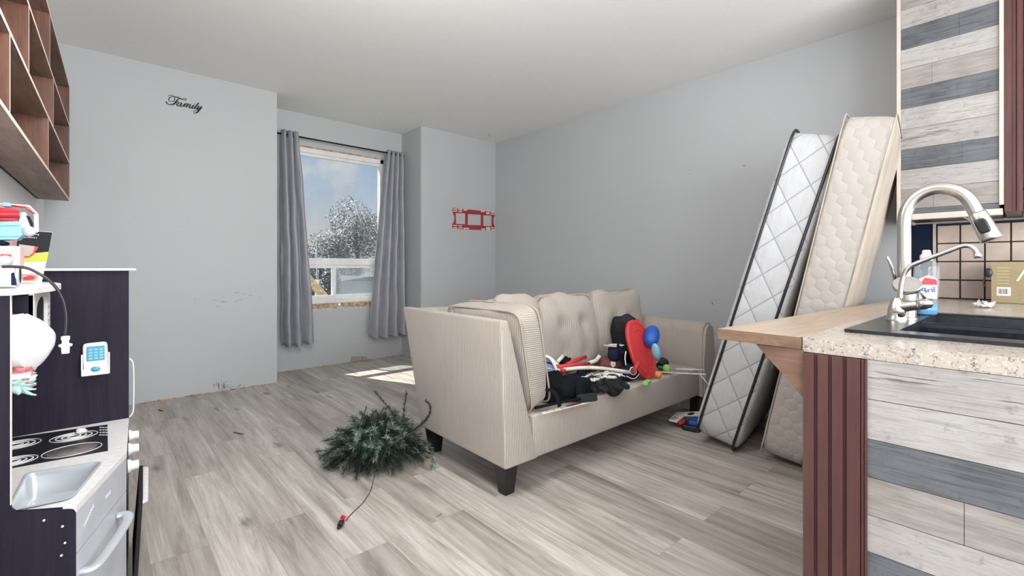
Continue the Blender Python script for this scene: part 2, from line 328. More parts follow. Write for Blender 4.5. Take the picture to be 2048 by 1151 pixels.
def smoothpts(pts, n=6):
    P = [Vector(p) for p in pts]; out = []
    for i in range(len(P)-1):
        a = P[max(0, i-1)]; b = P[i]; c = P[i+1]; d = P[min(len(P)-1, i+2)]
        for k in range(n):
            t = k/n; out.append(.5*((2*b)+(c-a)*t+(2*a-5*b+4*c-d)*t*t+(3*b-a-3*c+d)*t**3))
    out.append(P[-1]); return out
def lathe(bm, prof, n=24, mi=0, m=None):
    m = m or Matrix.Identity(4); rings = []
    for r, z in prof: rings.append([bm.verts.new(m @ Vector((r*math.cos(2*PI*j/n), r*math.sin(2*PI*j/n), z))) for j in range(n)])
    for a, b in zip(rings, rings[1:]):
        for j in range(n):
            f = bm.faces.new((a[j], a[(j+1) % n], b[(j+1) % n], b[j])); f.material_index = mi; f.smooth = True
    for q in (rings[0], rings[-1]): f = bm.faces.new(q); f.material_index = mi
def prism(bm, pts, ext, mi=0):
    e = Vector(ext); a = [bm.verts.new(Vector(p)) for p in pts]; b = [bm.verts.new(Vector(p)+e) for p in pts]
    fs = [bm.faces.new(a), bm.faces.new(b[::-1])]
    for i in range(len(a)): fs.append(bm.faces.new((a[i], b[i], b[(i+1) % len(a)], a[(i+1) % len(a)])))
    for f in fs: f.material_index = mi
    return fs
def ell(bm, c, r, rot=None, mi=0, u=24, v=14, lump=0, ls=8, seed=0):
    g = bmesh.ops.create_uvsphere(bm, u_segments=u, v_segments=v, radius=1)
    if lump:
        for q in g['verts']: q.co *= 1+lump*noise.noise(q.co*ls*.25+Vector((seed, 0, 0)))
    m = Matrix.Translation(c) @ (rot if rot is not None else Matrix.Identity(4)) @ Matrix.Diagonal((*r, 1))
    bmesh.ops.transform(bm, matrix=m, verts=g['verts'])
    for f in {f for q in g['verts'] for f in q.link_faces}: f.material_index = mi; f.smooth = True
def RX(a): return Matrix.Rotation(a, 4, 'X')
def RY(a): return Matrix.Rotation(a, 4, 'Y')
def RZ(a): return Matrix.Rotation(a, 4, 'Z')
def cushion(bm, s, m, k=5, bulge=.0, wr=0, ws=6, cuts=13, mi=0, seed=0, tufts=(), axis=1):
    """rounded stuffed block: s = full sizes, bulge along 'axis'"""
    b2 = B(); bmesh.ops.create_cube(b2, size=2); bmesh.ops.subdivide_edges(b2, edges=b2.edges, cuts=cuts, use_grid_fill=True)
    ax = axis; o1, o2 = [i for i in range(3) if i != ax]
    for v in b2.verts:
        p = v.co; L = (abs(p.x)**k+abs(p.y)**k+abs(p.z)**k)**(1/k); q = p/L
        w = Vector((q.x*s[0]/2, q.y*s[1]/2, q.z*s[2]/2))
        a1, a2 = max(-1, min(1, q[o1])), max(-1, min(1, q[o2])); sg = q[ax]
        w[ax] += sg*bulge*(1-a1*a1)*(1-a2*a2)
        for (t1, t2, rad, dep) in tufts:
            dd = math.hypot(w[o1]-t1, w[o2]-t2)
            if sg < 0: w[ax] += dep*math.exp(-(dd/rad)**2)
        if wr:
            d = noise.noise(Vector((w.x*ws, w.y*ws*1.3, w.z*ws*.8))+Vector((seed, seed*2, 0)))*wr
            d += noise.noise(Vector((w.x*ws*2.7+w.z*5, w.y*ws*2, w.z*ws*1.1))+Vector((seed*3, 1, 4)))*wr*.5
            w += q.normalized()*d
        v.co = m @ w
    for f in b2.faces: f.material_index = mi; f.smooth = True
    me = bpy.data.meshes.new('tmp'); b2.to_mesh(me); b2.free(); bm.from_mesh(me); bpy.data.meshes.remove(me)
def grid(bm, f, nu, nv, mi=0, closed=False):
    V = [[bm.verts.new(f(i/nu, j/nv)) for j in range(nv+1)] for i in range(nu+(0 if closed else 1))]
    for i in range(nu):
        for j in range(nv):
            a = V[i]; b = V[(i+1) % len(V)]
            q = bm.faces.new((a[j], b[j], b[j+1], a[j+1])); q.material_index = mi; q.smooth = True
def text(name, body, size, m, mk, parent, ext=.0006, shear=0):
    c = bpy.data.curves.new(name, 'FONT'); c.body = body; c.size = size; c.extrude = ext; c.align_x = 'CENTER'; c.align_y = 'CENTER'; c.shear = shear
    o = bpy.data.objects.new('tmp_text', c); COL.objects.link(o); bpy.context.view_layer.update()
    me = bpy.data.meshes.new_from_object(o.evaluated_get(bpy.context.evaluated_depsgraph_get())); bpy.data.objects.remove(o); bpy.data.curves.remove(c)
    bm = B(); bm.from_mesh(me); bpy.data.meshes.remove(me); bmesh.ops.transform(bm, matrix=m, verts=bm.verts)
    return put(name, bm, [mk], parent)
def frame(o, x, y): # matrix from origin and in-plane axes
    x = Vector(x).normalized(); y = Vector(y); y = (y-x*y.dot(x)).normalized(); z = x.cross(y)
    m = Matrix((x, y, z)).transposed().to_4x4(); m.translation = o; return m
def struct(name, bm, mats, **k):
    o = put(name, bm, mats, loc=(0, 0, 0), **k); o['kind'] = 'structure'; return o

# ================================================================== THE ROOM
H = 2.762; XR = 3.955; YA = 4.794; YW = 5.26; XJ = 1.256; XQ = 2.82; YB = -2.9
XL0, XL1 = -.455, -.31          # the left wall runs a little off square
b = B(); bx(b, -1.0, XR+.1, YB, YW+.12, -.05, 0); struct('floor', b, ['floor'])
b = B(); bx(b, -1.0, XR+.1, YB, YW+.12, H, H+.08); struct('ceiling', b, ['ceil'])
b = B(); prism(b, [(XL0, YB, 0), (XL1, YA, 0), (XL1-.12, YA, 0), (XL0-.12, YB, 0)], (0, 0, H)); struct('wall_left', b, ['wallw'])
b = B(); bx(b, XL1-.1, XJ, YA, YA+.10, 0, H); struct('wall_family', b, ['wall'])
b = B(); bx(b, XJ-.10, XJ, YA+.10, YW, 0, H); struct('wall_alcove_left', b, ['wall'])
b = B(); bx(b, XQ, XQ+.1, YA+.10, YW, 0, H); struct('wall_alcove_right', b, ['wall'])
b = B(); bx(b, XQ, XR, YA, YA+.10, 0, H); struct('wall_corner', b, ['wall'])
b = B(); bx(b, XR, XR+.1, YB, YA+.1, 0, H); struct('wall_right', b, ['wall'])
WX0, WX1, WZ0, WZ1 = 1.545, 2.575, .665, 2.415
b = B()
bx(b, XJ-.1, WX0, YW, YW+.12, 0, H); bx(b, WX1, XQ+.1, YW, YW+.12, 0, H); bx(b, WX0, WX1, YW, YW+.12, 0, WZ0); bx(b, WX0, WX1, YW, YW+.12, WZ1, H)
struct('wall_window', b, ['wall'])
# window
w = thing('window_1', None, None, ((WX0+WX1)/2, YW+.05, WZ0)); w['kind'] = 'structure'
b = B(); fy0, fy1 = YW-.004, YW+.075; t = .045
bx(b, WX0, WX0+t, fy0, fy1, WZ0+.03, WZ1, 0, .004); bx(b, WX1-t, WX1, fy0, fy1, WZ0+.03, WZ1, 0, .004)
bx(b, WX0, WX1, fy0, fy1, WZ1-.065, WZ1-.012, 0, .004); bx(b, WX0, WX1, fy0, fy1, WZ0+.03, WZ0+.085, 0, .004)
bx(b, WX0+t, WX1-t, fy0+.012, fy1, 1.125, 1.20, 0, .004)
bx(b, WX0+t, WX1-t, fy0+.03, fy1, WZ1-.095, WZ1-.065)
put('window_frame', b, ['vinyl'], w)
b = B()
for (x0, x1, yy) in ((WX0+t, 2.0, .02), (1.96, WX1-t, .045)):
    y0 = YW+yy-.012; y1 = y0+.025
    bx(b, x0, x0+.032, y0, y1, .75, 1.125, 0, .002); bx(b, x1-.032, x1, y0, y1, .75, 1.125, 0, .002)
    bx(b, x0+.032, x1-.032, y0, y1, .75, .785, 0, .002); bx(b, x0+.032, x1-.032, y0, y1, 1.09, 1.125, 0, .002)
put('sliding_sash', b, ['vinyl'], w)
b = B(); bx(b, WX0+t, WX1-t, YW+.04, YW+.044, 1.20, WZ1-.095); put('pane', b, ['glass'], w)
b = B(); bx(b, WX0+t+.03, 1.97, YW+.02, YW+.023, .785, 1.09); put('pane', b, ['glass'], w)
b = B(); bx(b, 1.99, WX1-t-.03, YW+.045, YW+.048, .785, 1.09); put('pane', b, [glass('reflection_haze_glass', (.85, .9, .93, 1), .02, .22)], w)  # stronger pale diffuse share paints the reflection in this pane
b = B(); tube(b, [(WX1-.075, YW-.004, 1.235), (WX1-.06, YW-.02, 1.235), (WX1-.03, YW-.02, 1.235), (WX1-.025, YW-.004, 1.235)], .004, 8, 0); put('latch', b, ['steel'], w)
# raw broken sill and head strip
b = B(); random.seed(3)
x = WX0+.02
while x < WX1-.03:
    q = random.uniform(.03, .07); dz = random.uniform(.0, .016)
    if not 2.0 < x < 2.05: bx(b, x, min(x+q, WX1), YW-.012, YW+.07, WZ0-.012-dz, WZ0+.03, 0, .003)
    x += q
struct('trim_1', b, ['rawwood'])
b = B(); bx(b, WX0-.002, WX1+.002, YW-.006, YW+.06, WZ1-.014, WZ1+.004); struct('trim_2', b, ['rawwood'])
b = B()  # ragged paint edge under the sill
random.seed(5)
for i in range(34):
    x = random.uniform(WX0+.04, WX1-.05); s_ = random.uniform(.006, .018)
    cube(b, (x, YW-.002, WZ0-.03+random.uniform(-.008, .008)), (s_, .004, s_*.7), RY(random.uniform(0, 3)))
struct('trim_3', b, ['white'])

# ================================================================== OUTSIDE
def out_ground():
    b = B(); bx(b, -40, 60, YW+.5, 90, -.62, -.60); o = struct('ground_outside', b, ['grass'])
out_ground()
def leafy(name, label, cat, base, crown, blobs, nleaf, ls, mk, trunk_r, light=.35, group=None):
    t = thing(name, label, cat, base, 0, group)
    b = B(); tube(b, [base, (base[0]+.1, base[1], crown*.4), (base[0], base[1], crown)], [trunk_r, trunk_r*.8, trunk_r*.4], 8); put('trunk', b, ['twig'], t)
    b = B()
    for i in range(nleaf):
        c, r = random.choice(blobs); d = Vector((random.gauss(0, 1), random.gauss(0, 1), random.gauss(0, 1))).normalized()*(random.random()**.33)
        rr = 1+.28*noise.noise(d*2.5+Vector(c))
        p = Vector(c)+Vector((d.x*r[0], d.y*r[1], d.z*r[2]))*rr
        u = Vector((random.uniform(-1, 1), random.uniform(-1, 1), random.uniform(-1, 1))).normalized(); v = u.orthogonal().normalized()
        s = ls*random.uniform(.6, 1.3)
        q = [b.verts.new(p+u*s), b.verts.new(p+v*s*.6), b.verts.new(p-u*s), b.verts.new(p-v*s*.6)]
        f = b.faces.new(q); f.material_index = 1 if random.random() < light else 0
    put('foliage', b, mk, t); return t
def far(px, py, k): r = ray(px, py); return r*k+Vector((0, 0, CAM_H))
random.seed(11); K = 26
c0 = far(702, 450, K); c1 = far(712, 500, K); c2 = far(668, 505, K); c3 = far(735, 470, K)
leafy('broadleaf_tree', 'tall leafy tree with painted silvery highlights standing outside the window', 'tree', (c1.x, c1.y, -.6), c0.z,
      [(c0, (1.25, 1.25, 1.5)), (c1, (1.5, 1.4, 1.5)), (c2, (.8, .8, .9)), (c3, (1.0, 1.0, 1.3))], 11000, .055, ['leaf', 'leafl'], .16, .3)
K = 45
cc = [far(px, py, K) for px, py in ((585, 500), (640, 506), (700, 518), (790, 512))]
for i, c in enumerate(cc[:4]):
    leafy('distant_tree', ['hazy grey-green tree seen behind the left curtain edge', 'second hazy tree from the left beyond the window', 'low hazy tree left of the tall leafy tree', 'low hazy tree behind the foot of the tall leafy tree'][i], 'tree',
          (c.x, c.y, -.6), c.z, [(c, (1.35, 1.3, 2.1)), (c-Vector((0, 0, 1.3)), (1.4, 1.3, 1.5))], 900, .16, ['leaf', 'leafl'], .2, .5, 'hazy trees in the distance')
K = 14
for i, (px, py) in enumerate(((615, 572), (662, 570))):
    c = far(px, py, K)
    leafy('shrub', ['dark shrub seen through the lower left pane behind the tan board', 'dark shrub by the centre post of the lower sashes'][i], 'shrub', (c.x, c.y, -.6), c.z, [(c, (.26, .3, .62))], 1300, .05, ['leaf', 'leafl'], .04, .15, 'shrubs below the window')
# tan brace board leaning outside, white porch post and gable beyond
g = far(640, 480, 20); t = thing('white_gable', 'white gable edge and post of a roof seen past the curtain', 'roof', (g.x, g.y, -.6))
b = B(); tube(b, [far(585, 500, 20), far(642, 462, 20)], .025, 6); tube(b, [far(642, 462, 20), far(636, 492, 20)], .02, 6); put('fascia', b, ['siding'], t)
b = B(); q = far(634, 480, 20); bx(b, q.x-.03, q.x+.03, q.y-.03, q.y+.03, -.6, q.z); put('post', b, ['siding'], t)
q = far(715, 575, 16); t = thing('reflection_block', 'pale blue block added for the reflection in the lower right window pane', 'reflection stand-in', (q.x, q.y, -.6))  # block added outside to turn the pane pale, standing in for its reflection
b = B(); bx(b, q.x-.62, q.x+1.4, q.y, q.y+2, -.6, .62); put('wall_panel', b, ['siding'], t)
b = B(); prism(b, [(q.x-.75, q.y-.15, .62), (q.x+1.55, q.y-.15, .62), (q.x+.4, q.y-.15, .78)], (0, 2.3, 0)); put('roof', b, ['leaf'], t)
t = thing('white_railing', 'white railing outside the lower left window pane', 'railing', (1.6, 6.0, -.6))
b = B(); a0 = aty(612, 592, 6.1); a1 = aty(672, 588, 6.1); bx(b, a0.x-.3, a1.x, 6.08, 6.12, a0.z-.03, a0.z+.0, 0, .003); put('rail', b, ['vinyl'], t)
p0 = aty(606, 545, 6.04); p1 = aty(660, 606, 6.04); d = (p1-p0); L = d.length; b = B(); cube(b, (p0+p1)/2, (L+.3, .035, .10), RY(math.atan2(-d.z, d.x)), 0, .003); put('brace', b, ['rawwood'], t, label='tan timber brace slanting down')
a2 = aty(634, 590, 6.1); b = B(); bx(b, a2.x-.02, a2.x+.02, 6.08, 6.12, -.6, a2.z+.2, 0, .003); put('post', b, ['vinyl'], t)

# ================================================================== CURTAINS
YC = 5.13
t = thing('curtain_rod', 'thin black curtain rod across the top of the window', 'curtain rod', (2.05, YC, 2.47))
b = B(); tube(b, [(1.30, YC, 2.472), (2.78, YC, 2.465)], .009, 10); put('rod', b, ['rod'], t)
for x in (1.31, 2.77):
    b = B(); tube(b, [(x, YC, 2.47), (x, YW-.005, 2.47)], .007, 8); cube(b, (x, YW-.006, 2.47), (.03, .01, .06)); put('bracket', b, ['rod'], t)
def curtain(x0t, x1t, x0b, x1b, zt, zb, n, amp, seed, label, lean=0):
    t = thing('curtain', label, 'curtain', ((x0b+x1b)/2, YC, zb), 0, 'grey satin curtains')
    def f(u, v):
        s = v**.8; xx = (x0t+(x1t-x0t)*u)*(1-s)+(x0b+(x1b-x0b)*u)*s
        ph = 2*PI*n*u+noise.noise(Vector((u*2, v*1.6, seed)))*2.2*v
        a = amp*(.75+.5*v)
        y = YC+a*math.sin(ph)+.012*noise.noise(Vector((u*9, v*7, seed+3)))
        xx += .35*amp*math.cos(ph)*.5+.008*noise.noise(Vector((u*5, v*9, seed+7)))
        z = zt+(zb-zt)*v-.02*math.sin(PI*u)*v+(.012*math.sin(ph*1) if v == 1 else 0)
        return Vector((xx, min(y, YW-.02), z))
    b = B(); grid(b, f, 110, 60); o = put('panel', b, ['curtain'], t, smooth=True)
    md = o.modifiers.new('thick', 'SOLIDIFY'); md.thickness = .002
    b = B(); grid(b, lambda u, v: f(u, .985+.015*v)+Vector((0, -.003, 0)), 110, 2); o = put('hem', b, ['curtain'], t, smooth=True)
    for k in range(n*2):
        u = (k+.5)/(n*2); p = f(u, .012)
        b = B(); m = Matrix.Translation((p.x, YC, 2.468)) @ RY(PI/2)
        tube(b, [m @ Vector((.022*math.cos(a*PI/8), .022*math.sin(a*PI/8), 0)) for a in range(16)], .003, 6, closed=True); put('grommet', b, ['steel'], t)
curtain(1.372, 1.535, 1.375, 1.70, 2.515, .30, 3, .036, 1.3, 'grey satin curtain hanging at the left side of the window')
curtain(2.55, 2.765, 2.325, 2.80, 2.50, .295, 4, .036, 5.1, 'grey satin curtain hanging at the right side of the window')

# ================================================================== WALL THINGS
# script lettering
def fam():
    t = thing('wall_lettering', 'black script wall lettering reading Family', 'wall decal', (.53, YA, 2.48))
    Z = 1973/120; P = lambda x, y: aty(310+x/Z, 170+y/Z, YA-.004)
    strokes = [
     ([(430, 372), (470, 340), (520, 325), (590, 345), (640, 385), (655, 430), (640, 490), (590, 530), (520, 545), (470, 520), (450, 475), (475, 420), (530, 385), (600, 380), (680, 385), (760, 410), (850, 445), (930, 470), (990, 490), (1030, 465), (990, 435), (930, 425)], [5, 6, 7, 8, 9, 8, 7, 6, 6, 7, 9, 9, 8, 8, 12, 16, 16, 12, 8, 7, 6, 5]),
     ([(810, 435), (760, 465), (720, 510), (680, 570), (620, 620), (540, 640), (450, 630), (390, 595), (370, 570), (400, 550)], [5, 10, 16, 20, 20, 14, 10, 10, 14, 16]),
     ([(615, 540), (680, 545), (740, 560), (780, 535)], [5, 6, 7, 8]),
     ([(885, 580), (830, 575), (760, 600), (725, 640), (735, 675), (780, 680), (840, 640), (885, 590)], [7, 7, 12, 18, 14, 8, 7, 10]),
     ([(885, 590), (845, 650), (835, 690), (860, 705), (910, 680), (970, 620), (1010, 595)], [12, 18, 14, 8, 6, 6, 8]),
     ([(1010, 595), (990, 640), (935, 710)], [8, 16, 16]), ([(940, 700), (1010, 630), (1070, 605), (1085, 620), (1060, 670), (1010, 725)], [6, 6, 8, 14, 18, 16]),
     ([(1020, 715), (1090, 640), (1150, 625), (1165, 645), (1130, 700), (1125, 745), (1170, 740), (1230, 690), (1285, 650)], [6, 6, 8, 14, 18, 12, 7, 6, 8]),
     ([(1285, 650), (1240, 710), (1210, 755), (1245, 770), (1300, 730), (1370, 650), (1440, 580)], [10, 18, 14, 8, 6, 8, 14]),
     ([(1290, 620), (1305, 615)], [14, 14]),
     ([(1440, 580), (1370, 670), (1310, 740), (1310, 775), (1360, 770), (1420, 710), (1455, 680)], [12, 18, 18, 12, 7, 6, 8]),
     ([(1455, 680), (1410, 740), (1385, 790), (1420, 795), (1480, 740), (1535, 695)], [10, 18, 14, 8, 8, 12]),
     ([(1535, 695), (1480, 780), (1420, 860), (1360, 910), (1300, 915), (1270, 880), (1310, 845), (1400, 820), (1480, 805), (1560, 745)], [12, 20, 20, 14, 8, 7, 6, 6, 6, 5])]
    names = ['letter_F']*3+['letter_a']*2+['letter_m']*3+['letter_i']*2+['letter_l', 'letter_y', 'letter_y']
    grp = {}
    for (pts, rad), nm in zip(strokes, names): grp.setdefault(nm, []).append((pts, rad))
    for nm, lst in grp.items():
        b = B()
        for pts, rad in lst:
            W = smoothpts([P(*q) for q in pts], 5); R = []
            for i in range(len(rad)-1): R += [(rad[i]+(rad[i+1]-rad[i])*k/5) for k in range(5)]
            R.append(rad[-1]); tube(b, W, [r*.95*.00034+.0004 for r in R], 8)
        for v in b.verts: v.co.y = YA-.001+(v.co.y-(YA-.004))*.25
        put('letter', b, ['blackp'], t)
fam()
# red bracket shape by the corner
def redframe():
    Z = 1663/130; P = lambda x, y: aty(880+x/Z, 390+y/Z, YA-.006)
    t = thing('wall_bracket', 'flat red wall bracket with three square openings near the room corner', 'wall bracket', (3.6, YA, 1.7))
    b = B()
    def X(pts, mi=0, e=.006): prism(b, [P(*p) for p in pts], (0, e, 0), mi)
    top = [(320, 325), (560, 345), (700, 370), (950, 385), (1060, 400), (1280, 430), (1400, 425), (1400, 520), (1280, 525), (1100, 510), (950, 490), (700, 480), (640, 460), (400, 455), (330, 440)]
    X([(322, 325), (700, 362), (700, 482), (640, 462), (400, 455), (330, 440)]); X([(700, 362), (1060, 400), (1060, 500), (700, 482)]); X([(1060, 400), (1400, 435), (1400, 525), (1110, 512), (1060, 500)])
    X([(322, 745), (410, 735), (650, 745), (720, 760), (720, 880), (322, 850)]); X([(720, 760), (1050, 770), (1050, 890), (720, 880)]); X([(1050, 770), (1110, 785), (1400, 800), (1400, 905), (1050, 890)])
    X([(330, 440), (405, 455), (412, 735), (322, 745), (372, 640), (378, 560)]); X([(650, 462), (712, 480), (712, 760), (650, 745)]); X([(1050, 498), (1108, 512), (1108, 785), (1050, 770)]); X([(1325, 520), (1400, 525), (1368, 600), (1375, 720), (1400, 800), (1325, 790)])
    put('plate', b, ['redline'], t)
    for x0, y0, x1, y1 in [(335, 345, 440, 370), (470, 350, 565, 378), (600, 365, 700, 392), (335, 395, 440, 420), (470, 400, 565, 430), (1050, 405, 1140, 430), (1180, 430, 1270, 455), (1180, 465, 1275, 490), (1300, 475, 1390, 500), (1300, 430, 1390, 455), (340, 765, 435, 790), (470, 770, 565, 795), (335, 820, 440, 850), (470, 825, 575, 850), (600, 835, 740, 870), (1060, 850, 1150, 890), (1180, 815, 1280, 910), (1300, 825, 1390, 850), (1300, 870, 1400, 905)]:
        b = B(); prism(b, [P(x0, y0)+Vector((0, -.001, 0)), P(x1, y0)+Vector((0, -.001, 0)), P(x1, y1)+Vector((0, -.001, 0)), P(x0, y1)+Vector((0, -.001, 0))], (0, .002, 0)); put('slot', b, ['offwhite'], t, label='pale slot')
redframe()
b = B(); tube(b, [(3.62, 4.51, H), (3.62, 4.51, H-.028), (3.63, 4.505, H-.04), (3.64, 4.50, H-.033)], .003, 6); tag(put('ceiling_hook', b, ['steel'], loc=(3.62, 4.51, H)), 'small hook hanging from the ceiling near the far corner', 'hook')
# broken wall chunk and scuff marks
b = B(); random.seed(2)
p = aty(718, 722, YW-.03); cube(b, (p.x, YW-.008, .03), (.17, .014, .055), RY(.1), 0, .004); cube(b, (p.x+.07, YW-.035, .018), (.06, .035, .03), RZ(.5), 0, .005)
tag(put('broken_board', b, ['cream'], loc=(p.x, YW-.02, .0)), 'torn tan board scrap at the wall base under the window', 'scrap')
b = B()
def scuff(px, py, n, sp, l, ang=None, z0=0):
    for i in range(n):
        q = aty(px+random.gauss(0, sp), py+random.gauss(0, sp*.4), YA-.0015); a = random.uniform(-.3, .3) if ang is None else ang+random.uniform(-.3, .3)
        ll = l*random.uniform(.4, 1.2); cube(b, q, (ll, .0015, .0015), RY(a))
scuff(470, 600, 14, 22, .03); scuff(440, 772, 16, 10, .05, 1.3); scuff(320, 450, 6, 40, .01); scuff(470, 770, 12, 14, .03)
tag(put('scuff_marks', b, ['char'], loc=(.8, YA, .3)), 'dark scuffs and scratches low on the grey wall left of the window', 'scuff', kind='stuff')
b = B()
for (px, py, l, a) in ((1488, 331, .02, 0), (1425, 606, .03, 1.0), (1432, 600, .012, .5), (1162, 377, .01, 0), (1378, 340, .008, 0)):
    q = atx(px, py, XR-.0015); cube(b, q, (.0015, l, .003), RX(a))
tag(put('wall_marks', b, ['char'], loc=(XR, 2.5, 1.3)), 'small dark nicks on the long right wall above the sofa', 'wall mark', kind='stuff')
b = B(); random.seed(12)
for px, py, h_, wd, ln in ((436, 776, .12, .010, -.12), (444, 778, .20, .012, -.03), (449, 776, .17, .010, .04), (455, 772, .10, .008, .10), (440, 778, .09, .014, -.2)):
    q = aty(px, py, YA-.001); pts = [q+Vector((ln*k/6*h_*2, 0, h_*k/6)) for k in range(7)]
    tube(b, pts, [wd*(1-k/6.5)*.6 for k in range(7)], 8, flat=.06)
for v in b.verts: v.co.y = YA-.0015-abs(v.co.y-(YA-.001))*.05
tag(put('soot_smudge', b, [mat('soot_grey', (.14, .145, .15, 1), .9)], loc=(.8, YA, .05)), 'grey soot smudge streaking up the family wall from the floor', 'smudge', kind='stuff')
# floor-edge debris where the baseboards were taken off
b = B(); random.seed(9)
for i in range(150):
    if random.random() < .55: x = random.uniform(0.2, XJ); y = YA-abs(random.gauss(0, .012))-.004
    else: x = random.uniform(XJ+.02, XQ-.02); y = YW-abs(random.gauss(0, .015))-.004
    s_ = random.uniform(.003, .012); cube(b, (x, y, s_*.3), (s_*2, s_, s_*.6), RZ(random.uniform(0, 3)))
tag(put('plaster_crumbs', b, ['rawwood'], loc=(1.2, YA, 0)), 'crumbs of plaster and wood along the bare wall bottoms', 'debris', kind='stuff')

# ================================================================== SOFA
def hexa(bm, lo, hi, mi=0, bev=.015, seg=3):
    """lo, hi: four corner points each (bottom and top loop)"""
    a = [bm.verts.new(p) for p in lo]; c = [bm.verts.new(p) for p in hi]
    fs = [bm.faces.new(a[::-1]), bm.faces.new(c)]+[bm.faces.new((a[i], a[(i+1) % 4], c[(i+1) % 4], c[i])) for i in range(4)]
    for f in fs: f.material_index = mi
    if bev:
        r = bmesh.ops.bevel(bm, geom=list({e for f in fs for e in f.edges}), offset=bev, segments=seg, profile=.5, affect='EDGES')
        for f in r['faces']: f.material_index = mi
def facing(bm, mx, my, mz=None):
    for f in bm.faces:
        f.normal_update(); n = f.normal
        if abs(n.x) > max(abs(n.y), abs(n.z)*.8): f.material_index = mx
        elif mz is not None and abs(n.z) > abs(n.y): f.material_index = mz
        else: f.material_index = my
CM = ['cx', 'cy', 'cz', 'deck']
sofa = thing('sofa', 'beige corduroy sofa without seat cushions standing on black tapered legs', 'sofa', (2.43, 2.05, 0))
b = B(); hexa(b, [(1.412, 1.637, .15), (1.63, 1.637, .15), (1.63, 2.30, .15), (1.412, 2.40, .16)], [(1.412, 1.672, .846), (1.462, 1.672, .846), (1.462, 2.60, .853), (1.412, 2.625, .853)], 0, .012)
facing(b, 1, 0, 1); put('armrest', b, CM, sofa, smooth=True, angle=40)
b = B()   # back frame
hexa(b, [(1.42, 2.28, .15), (3.44, 2.28, .15), (3.44, 2.40, .15), (1.42, 2.40, .15)], [(1.42, 2.50, .845), (3.44, 2.47, .80), (3.44, 2.60, .80), (1.42, 2.62, .845)], 0, .02); facing(b, 1, 0, 0)
put('back_frame', b, CM, sofa, smooth=True, angle=40)
b = B(); hexa(b, [(1.60, 1.639, .15), (3.42, 1.639, .15), (3.42, 2.33, .15), (1.60, 2.33, .15)], [(1.60, 1.650, .365), (3.42, 1.650, .355), (3.42, 2.40, .35), (1.60, 2.40, .355)], 0, .02)
for f in b.faces:
    f.normal_update(); f.material_index = 3 if f.normal.z > .6 else 0
put('seat_base', b, CM, sofa, smooth=True, angle=40)
# right arm: rolled top, a soft front panel
b = B()
prof = [(3.31, .15), (3.455, .15), (3.470, .40), (3.475, .60), (3.455, .655), (3.41, .683), (3.36, .683), (3.325, .66), (3.305, .61), (3.30, .40)]
for i in range(2):
    pass
NS = 14; rings = []
for i in range(NS+1):
    v = i/NS; y = 1.60+v*.92; k = 1+.05*v
    rings.append([b.verts.new((x+.01*math.sin(v*5), y+(.012 if 0 < i < NS else 0), .15+(z-.15)*k+.006*math.sin(v*9+x*30))) for x, z in prof])
for i in range(NS):
    for j in range(len(prof)):
        f = b.faces.new((rings[i][j], rings[i][(j+1) % len(prof)], rings[i+1][(j+1) % len(prof)], rings[i+1][j]))
b.faces.new(rings[0]); b.faces.new(rings[-1][::-1]); bmesh.ops.bevel(b, geom=[e for e in b.edges if all(v in rings[0] for v in e.verts)], offset=.018, segments=3, affect='EDGES')
facing(b, 1, 0, 1); put('armrest', b, CM, sofa, smooth=True, angle=50)
def piping_rect(bm, m, w, h, y, k=.5, r=.005, bul=0):
    pts = []
    for i in range(64):
        a = 2*PI*i/64; c_, s_ = math.cos(a), math.sin(a)
        e = .22; pts.append(m @ Vector((w/2*math.copysign(abs(c_)**e, c_), y, h/2*math.copysign(abs(s_)**e, s_))))
    tube(bm, pts, r, 6, closed=True)
def back_cushion(x0, x1, z1, tilt, seed, yb=2.17, dz=0):
    m = Matrix.Translation(((x0+x1)/2, yb, (z1+.37)/2)) @ RX(tilt) @ RY(dz)
    w, h = x1-x0, z1-.37
    b = B(); cushion(b, (w, .17, h), m, 6, .045, .030, 5, 21, 0, seed, [(-.10, .06, .045, .04), (.10, .06, .045, .04), (-.10, -.13, .04, .025), (.10, -.13, .04, .025)])
    for f in b.faces:
        f.normal_update(); f.material_index = 1 if abs(f.normal.x) > .8 else 0
    o = put('back_cushion', b, CM, sofa, smooth=True)
    b = B(); piping_rect(b, m, w*.985, h*.985, -.062); put('piping', b, ['pipe'], o)
    for tx in (-.10, .10):
        b = B(); ell(b, m @ Vector((tx, -.085, .06)), (.011, .007, .011), u=12, v=8); put('button', b, ['pipe'], o, smooth=True)
back_cushion(1.50, 2.10, .885, -.20, 1, 2.24); back_cushion(2.10, 2.68, .905, -.17, 2); back_cushion(2.68, 3.285, .925, -.15, 3)
# folded loose cushion wedged behind the arm cushion
b = B(); cushion(b, (.34, .16, .16), Matrix.Translation((1.95, 2.18, .835)) @ RX(-.5) @ RY(.12), 4, .02, .02, 7, 11, 0, 9)
put('cushion_top', b, CM, sofa, smooth=True)
